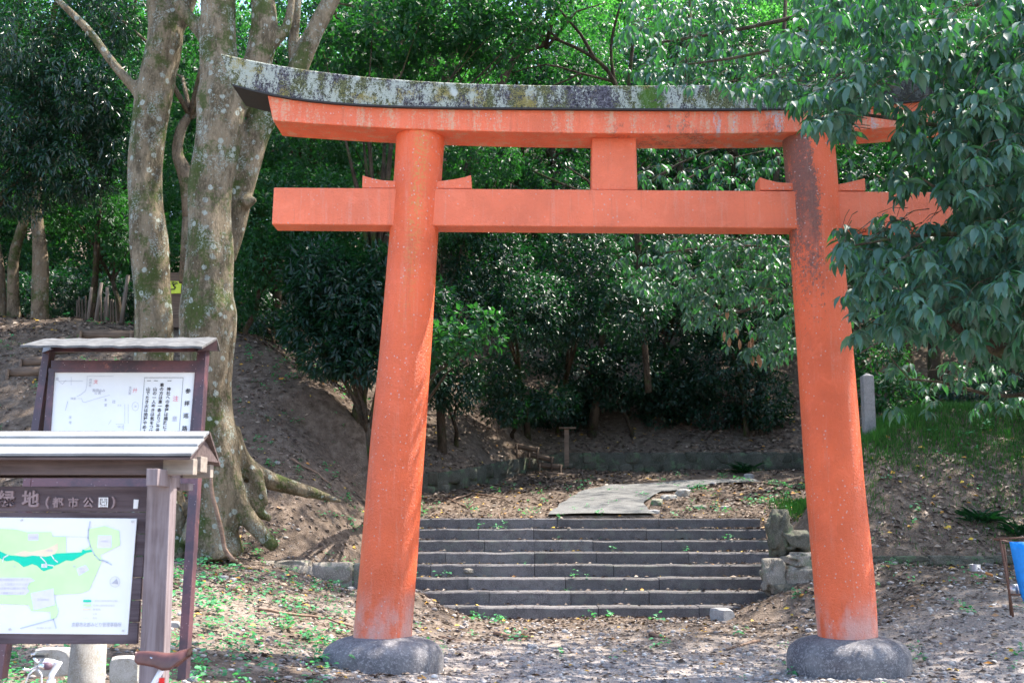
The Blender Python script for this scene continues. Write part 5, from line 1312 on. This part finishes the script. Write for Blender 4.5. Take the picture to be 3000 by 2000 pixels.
def sprays(poly, n, Dlo, Dhi, L, holes=(), front=None, tw=.35):
    a = np.array(poly); pts = []
    px = RNG.uniform(a[:, 0].min(), a[:, 0].max(), n * 4); py = RNG.uniform(a[:, 1].min(), a[:, 1].max(), n * 4)
    ok = inpoly(px, py, poly)
    lum = vn(px / 110, py / 75, 1.0, Dlo) ; ok &= (lum > -.45) | (RNG.random(len(px)) < .35)
    for hx, hy, rx, ry in holes: ok &= ((px - hx) / rx) ** 2 + ((py - hy) / ry) ** 2 > 1
    px, py = px[ok][:n], py[ok][:n]; D = RNG.uniform(Dlo, Dhi, len(px))
    if front is not None: D = np.where(py > front, np.minimum(D, RNG.uniform(9.6, 11.2, len(px))), D)
    c = np.array([P(x, y, d) for x, y, d in zip(px, py, D)])
    for p in c[::2]:
        e = p + np.array((RNG.uniform(.05, .35), RNG.uniform(0, .2), RNG.uniform(.02, .22))) * tw / .35
        mb.tube([p, (p + e) / 2 + np.array((0, 0, .03)), e], [.002, .003, .004], 4, False)
    nper = 8; N = len(c); cc = np.repeat(c, nper, 0)
    ph = np.tile(np.arange(nper) * 2.4, N) + np.repeat(RNG.uniform(0, 6.28, N), nper) + RNG.uniform(-.3, .3, N * nper)
    dr = np.tile(np.linspace(.3, 1.8, nper), N) * RNG.uniform(.5, 1.5, N * nper)
    d = np.stack([np.cos(ph), np.sin(ph), -dr], 1); nrm = np.stack([np.cos(ph) * 1.0, np.sin(ph) * 1.0, np.full(N * nper, .8)], 1) + RNG.normal(size=(N * nper, 3)) * .15
    nrm += RNG.normal(size=nrm.shape) * .22; LL = L * RNG.uniform(.5, 1.2, N * nper) * np.repeat(RNG.uniform(.75, 1.1, N), nper); cc = cc + np.stack([np.cos(ph), np.sin(ph), np.zeros(N * nper)], 1) * .012 - np.array((0, 0, 1)) * RNG.uniform(0, .04, (N * nper, 1))
    return leafmesh('', cc, d, nrm, LL, LL * .40, LEAF8)
parts = [
    sprays([(2330, -60), (3260, -80), (3260, 1060), (2960, 1045), (2800, 1000), (2700, 975), (2560, 950), (2490, 1000), (2455, 870), (2540, 790), (2450, 760), (2440, 660), (2520, 610), (2590, 560), (2620, 470), (2640, 410), (2620, 330), (2500, 385), (2390, 395), (2350, 320), (2120, 250), (2250, 150)], 1500, 8.4, 10.8, .16, [(2560, 355, 75, 65), (2520, 560, 95, 70), (2700, 600, 95, 42), (2640, 800, 60, 30), (2670, 255, 75, 42), (2300, 200, 150, 80)]),
    sprays([(2700, 60), (3260, -80), (3260, 1000), (2800, 960), (2620, 900), (2600, 720), (2800, 640), (2760, 300)], 520, 8.0, 9.4, .155),
    sprays([(1785, -80), (2700, -80), (2700, 230), (2420, 240), (2330, 300), (2200, 262), (2080, 250), (1950, 240), (1840, 215), (1790, 120), (1850, 60)], 800, 12.0, 15.0, .135, [(2250, 60, 110, 70), (1850, 150, 60, 40)], front=232),
    sprays([(1840, 690), (2335, 690), (2345, 1040), (2210, 1050), (2060, 960), (1860, 860), (1800, 760)], 380, 13.0, 15.6, .135, [(1950, 900, 60, 40)]),
    sprays([(1870, 400), (2290, 400), (2310, 560), (1870, 540)], 60, 13.2, 16, .135),
    sprays([(2480, 430), (2900, 430), (2900, 560), (2480, 560)], 40, 13.2, 15, .135),
    sprays([(2300, 900), (2420, 920), (2400, 1010), (2320, 1000)], 10, 13.2, 14, .12),
    sprays([(2480, 1180), (2560, 1060), (2800, 1050), (3200, 1060), (3200, 1240), (2900, 1200), (2600, 1200)], 60, 10.2, 12.6, .13, [(2640, 1150, 50, 40), (2548, 1150, 45, 110)]),
    sprays([(2300, 780), (3200, 760), (3200, 1050), (2500, 1020)], 90, 12.8, 15, .13, [(2548, 1100, 60, 120)])]
V = []; Fc = []; off = 0
for v, f in parts: V.append(v); Fc.append(f + off); off += len(v)
link('crown', fastmesh('crown', np.vstack(V), np.vstack(Fc), True), M['leaf_blue'], T)
mb.build('trunk', M['bark_twig'], T, True)
# the top of the same tree, above the picture, with extra masses added for shade
crown('crown', [(6.5, 11, 9.2, 2.6, 2.2, 1.6), (5, 12.5, 9.4, 2.2, 2, 1.4), (8, 11.5, 6.5, 1.8, 2, 2.4), (8, 14, 9.5, 2.5, 2.5, 1.6), (6.5, 17.2, 11.2, 2.2, 2.0, 1.1), (8.5, 17.5, 10.5, 2.4, 2.6, 1.6)], 3000, 7, .14, M['leaf_blue'], T, .4, .6)
dc = np.array([P(*q) for q in ((2130, 905, 13.6), (2122, 968, 13.6), (2136, 985, 13.5), (2158, 958, 13.5), (2166, 992, 13.6), (2196, 995, 13.5), (2203, 985, 13.6), (2205, 1040, 13.5), (2222, 1035, 13.5), (2226, 1045, 13.6))])
n = 6; N = len(dc); ph = RNG.uniform(0, 6.28, N * n); d = np.stack([np.cos(ph) * .25, np.sin(ph) * .25, -np.ones(N * n)], 1)
v, f = leafmesh('', np.repeat(dc, n, 0), d, np.stack([np.cos(ph), np.sin(ph), np.zeros(N * n) + .1], 1), .13, .032, LEAF8)
link('dead_leaves', fastmesh('dead_leaves', v, f, True), M['leaf_dead'], T)['label'] = 'withered brown leaves hanging in front of the shade'

# ------------------------------------------------------------------ ground cover: litter, pebbles, weeds, grass
def normals(x, y):
    e = .05; a = (h(x + e, y) - h(x - e, y)) / (2 * e); b = (h(x, y + e) - h(x, y - e)) / (2 * e)
    n = np.stack([-a, -b, np.ones_like(a)], 1); return n / np.linalg.norm(n, axis=1, keepdims=True)
def scatter(n, y0, y1, dens, pw=1.0):
    y = y0 + (y1 - y0) * RNG.random(n) ** pw; x = RNG.uniform(-1, 1, n) * (.47 * y + .8)
    k = RNG.random(n) < dens(x, y); return x[k], y[k]
def dl(x, y):
    nz = vn(x, y, 1.6, 3); d = .5 + .32 * nz + .25 * vn(x, y, 4.3, 8); d = d + .5 * ss(16.6, 17.15, y) * (y < 17.3) * (x > -2) * (x < 4)
    fr = ss(-1.9, -.6, x) * ss(16.3, 14, y); d = d * (1 - .8 * fr); d = d * (1 - .45 * ss(-.5, -2, x) * ss(15, 13, y))
    d = d * np.where((x < -1.8) & (y > 17.3) & (y < 22), .62, 1)
    onst = (y > 17.3) & (y < 20.8) & (x > SX0) & (x < SX1)
    edge = ss(1.6, .1, np.minimum(x - SX0, SX1 - x))
    tt = ((y - ST0) % STR) / STR; d = np.where(onst, .06 + .6 * edge + .45 * ss(.55, .95, tt) * ss(-.1, .6, vn(x, y, 1.3, 4)), d)
    path = (y > 20.8) & (y < 24.5) & (x > .7 + .25 * (y - 20.8)) & (x < 2.5)
    path |= (y >= 24.5) & (y < 27.5) & (x > (y - 24.3) * 1.0 + 1.2) & (x < (y - 23) * 1.8 + .6)
    return np.where(path, .03 + .08 * ss(.3, .8, vn(x, y, 2.1, 6)), np.clip(d, .05, 1))
x, y = scatter(165000, 7, 31, dl, .8)
z = surf(x, y) + RNG.uniform(.003, .022, len(x)); nn = normals(x, y)
st_ = (y > 17.3) & (y < 20.8) & (x > SX0) & (x < SX1); nn[st_] = (0, 0, 1)
a = RNG.uniform(0, 6.28, len(x)); d = np.stack([np.cos(a), np.sin(a), RNG.normal(0, .15, len(x))], 1); d -= nn * np.sum(d * nn, 1, keepdims=True) * .8
nn = nn + RNG.normal(size=nn.shape) * .35
L = RNG.uniform(.03, .10, len(x)) * (1 + .2 * (y > 22) + .25 * ((x > 4) & (y > 16.5)))
tplc = (np.array([(-.5, 0, .0), (-.05, .5, .16), (.5, 0, .02), (-.05, -.5, .14)]), np.array([(0, 3, 2), (0, 2, 1)]))
v, f = leafmesh('', np.stack([x, y, z], 1), d, nn, L, L * RNG.uniform(.35, .6, len(x)), tplc)
tag(link('leaf_litter', fastmesh('leaf_litter', v, f), M['litter']), kind='stuff')
def dp(x, y): return np.clip(.35 + .5 * ss(-2.5, .5, x) * ss(17, 13, y) + .2 * vn(x, y, 2.2), 0, 1)
x, y = scatter(26000, 7.5, 18, dp, .9); z = h(x, y); N = len(x)
Vt, Tt = ICO[1]; Tt = np.array(Tt); s = RNG.gamma(2.2, .0055, N) + .005; s = np.minimum(s, .045)
sc3 = np.stack([s * RNG.uniform(.8, 1.5, N), s * RNG.uniform(.7, 1.2, N), s * RNG.uniform(.4, .8, N)], 1); ang = RNG.uniform(0, 6.28, N)
lv = Vt[None] * sc3[:, None] * RNG.uniform(.8, 1.15, (N, len(Vt), 1)); ca, sa = np.cos(ang)[:, None], np.sin(ang)[:, None]
v = np.stack([lv[..., 0] * ca - lv[..., 1] * sa + x[:, None], lv[..., 0] * sa + lv[..., 1] * ca + y[:, None], lv[..., 2] + (z + sc3[:, 2] * .3)[:, None]], -1).reshape(-1, 3)
f = (Tt[None] + (np.arange(N) * len(Vt))[:, None, None]).reshape(-1, 3)
tag(link('gravel', fastmesh('gravel', v, f), M['pebble']), kind='stuff')
def dw(x, y):
    nz = ss(.1, .7, vn(x, y, 1.9, 7)); d = .04 + 0 * x
    left = ss(-1.0, -2.6, x) * ss(17.4, 15, y) * ss(7.5, 9.5, y); d = d + left * (.2 + .8 * nz)
    d = d + (.10 + .4 * nz) * (x < -1.5) * (y > 17.2) * (y < 22)
    d = d + .25 * nz * (x > 3.2) * (y > 21); d = d + .22 * nz * (x > 4.5)
    d = d + left * .15; d = np.where((x > SX0) & (x < SX1) & (y > 17.2) & (y < 20.8), .012, d)
    return np.where((x > -1.2) & (x < 4.4) & (y < 16.5), .015 + .03 * nz, d)
x, y = scatter(13000, 7.2, 27, dw, .8)
extra = [(1065, 1945), (1085, 1960), (1100, 1950), (1280, 1905), (1300, 1915), (965, 1960), (2660, 1905), (2690, 1900), (2990, 1905), (2985, 1925), (2970, 1960), (1455, 1560), (1220, 1640), (1215, 1700), (1300, 1690), (1540, 1680), (1680, 1718), (2130, 1470), (2200, 1480), (2210, 1460), (1505, 1885), (2350, 1745), (2330, 1755), (2160, 1860), (2180, 1865)]
e = np.array([G(*q) for q in extra]); x = np.concatenate([x, e[:, 0]]); y = np.concatenate([y, e[:, 1]]); z = surf(x, y); N = len(x)
size = RNG.uniform(.4, 1.15, N); n = 9
cx = np.repeat(x, n) + RNG.normal(0, .045, N * n) * np.repeat(size, n); cy = np.repeat(y, n) + RNG.normal(0, .045, N * n) * np.repeat(size, n); cz = np.repeat(z, n) + RNG.uniform(.015, .13, N * n) * np.repeat(size, n)
a = RNG.uniform(0, 6.28, N * n); d = np.stack([np.cos(a), np.sin(a), RNG.uniform(-.3, .5, N * n)], 1)
nr = RNG.normal(size=(N * n, 3)) * .3 + np.array((0, -.15, 1)); L = RNG.uniform(.04, .085, N * n) * np.repeat(size, n)
v, f = leafmesh('', np.stack([cx, cy, cz], 1), d, nr, L, L * .62, LEAF8)
tag(link('ground_weeds', fastmesh('ground_weeds', v, f), M['leaf_weed']), kind='stuff')
def dg(x, y):
    t = ss(4.6, 5.8, x); nz = .5 + .5 * vn(x, y, 2.0, 9)
    up = ss(18.6, 20.0, y); return t * (up * (.5 + .5 * ss(.35, .75, nz)) + (1 - up) * .16 * ss(.4, .9, nz) * (y > 17.4) + .02 * (y > 16.8)) + .03 * ss(.5, .9, nz) * (x > 4.2) * (y > 17.4)
x, y = scatter(360000, 17.0, 22.5, dg, 1.0); z = h(x, y); k_ = (x > 4.7) | (RNG.random(len(x)) < .15); x, y, z = x[k_], y[k_], z[k_]; N = len(x)
a = RNG.uniform(0, 6.28, N); d = np.stack([np.cos(a) * .55, np.sin(a) * .55 - .15, np.ones(N)], 1); L = RNG.uniform(.06, .20, N) * (.5 + .5 * ss(18.5, 20.3, y))
tplg = (np.array([(0, .5, 0), (0, -.5, 0), (.55, -.35, 0), (.55, .35, 0), (1, 0, -.22)]), None)
Tg = tplg[0]; dd, s_, n_ = rotframe(d, np.stack([np.cos(a), np.sin(a), np.zeros(N)], 1))
v = np.stack([x, y, z], 1)[:, None] + dd[:, None] * Tg[None, :, 0:1] * L[:, None, None] + s_[:, None] * Tg[None, :, 1:2] * .013 + n_[:, None] * Tg[None, :, 2:3] * L[:, None, None]
f = (np.array([(0, 1, 2), (0, 2, 3), (3, 2, 4)])[None] + (np.arange(N) * 5)[:, None, None]).reshape(-1, 3)
tag(link('grass', fastmesh('grass', v.reshape(-1, 3), f), M['leaf_grass']), kind='stuff')
# fern like tufts on the right bank
for px, py, lab in ((2870, 1530, 'dark fern tuft on the bank above the blue chair'), (2985, 1570, 'grassy tuft on the bank at the right picture edge'), (2180, 1385, 'bushy grass tuft at the right end of the back wall')):
    c = G(px, py); N = 90; a = RNG.uniform(0, 6.28, N); o3 = np.tile(c, (N, 1)) + RNG.normal(0, .08, (N, 3)) * (1, 1, .2)
    d = np.stack([np.cos(a), np.sin(a), RNG.uniform(.2, 1.2, N)], 1); v, f = leafmesh('', o3, d, np.stack([np.cos(a) * .5, np.sin(a) * .5, np.ones(N)], 1), RNG.uniform(.2, .45, N), .03, LEAF8)
    me = fastmesh('fern', v - c, f); o = link('fern', me, M['leaf_dark']); o.location = c; tag(o, lab, 'fern')
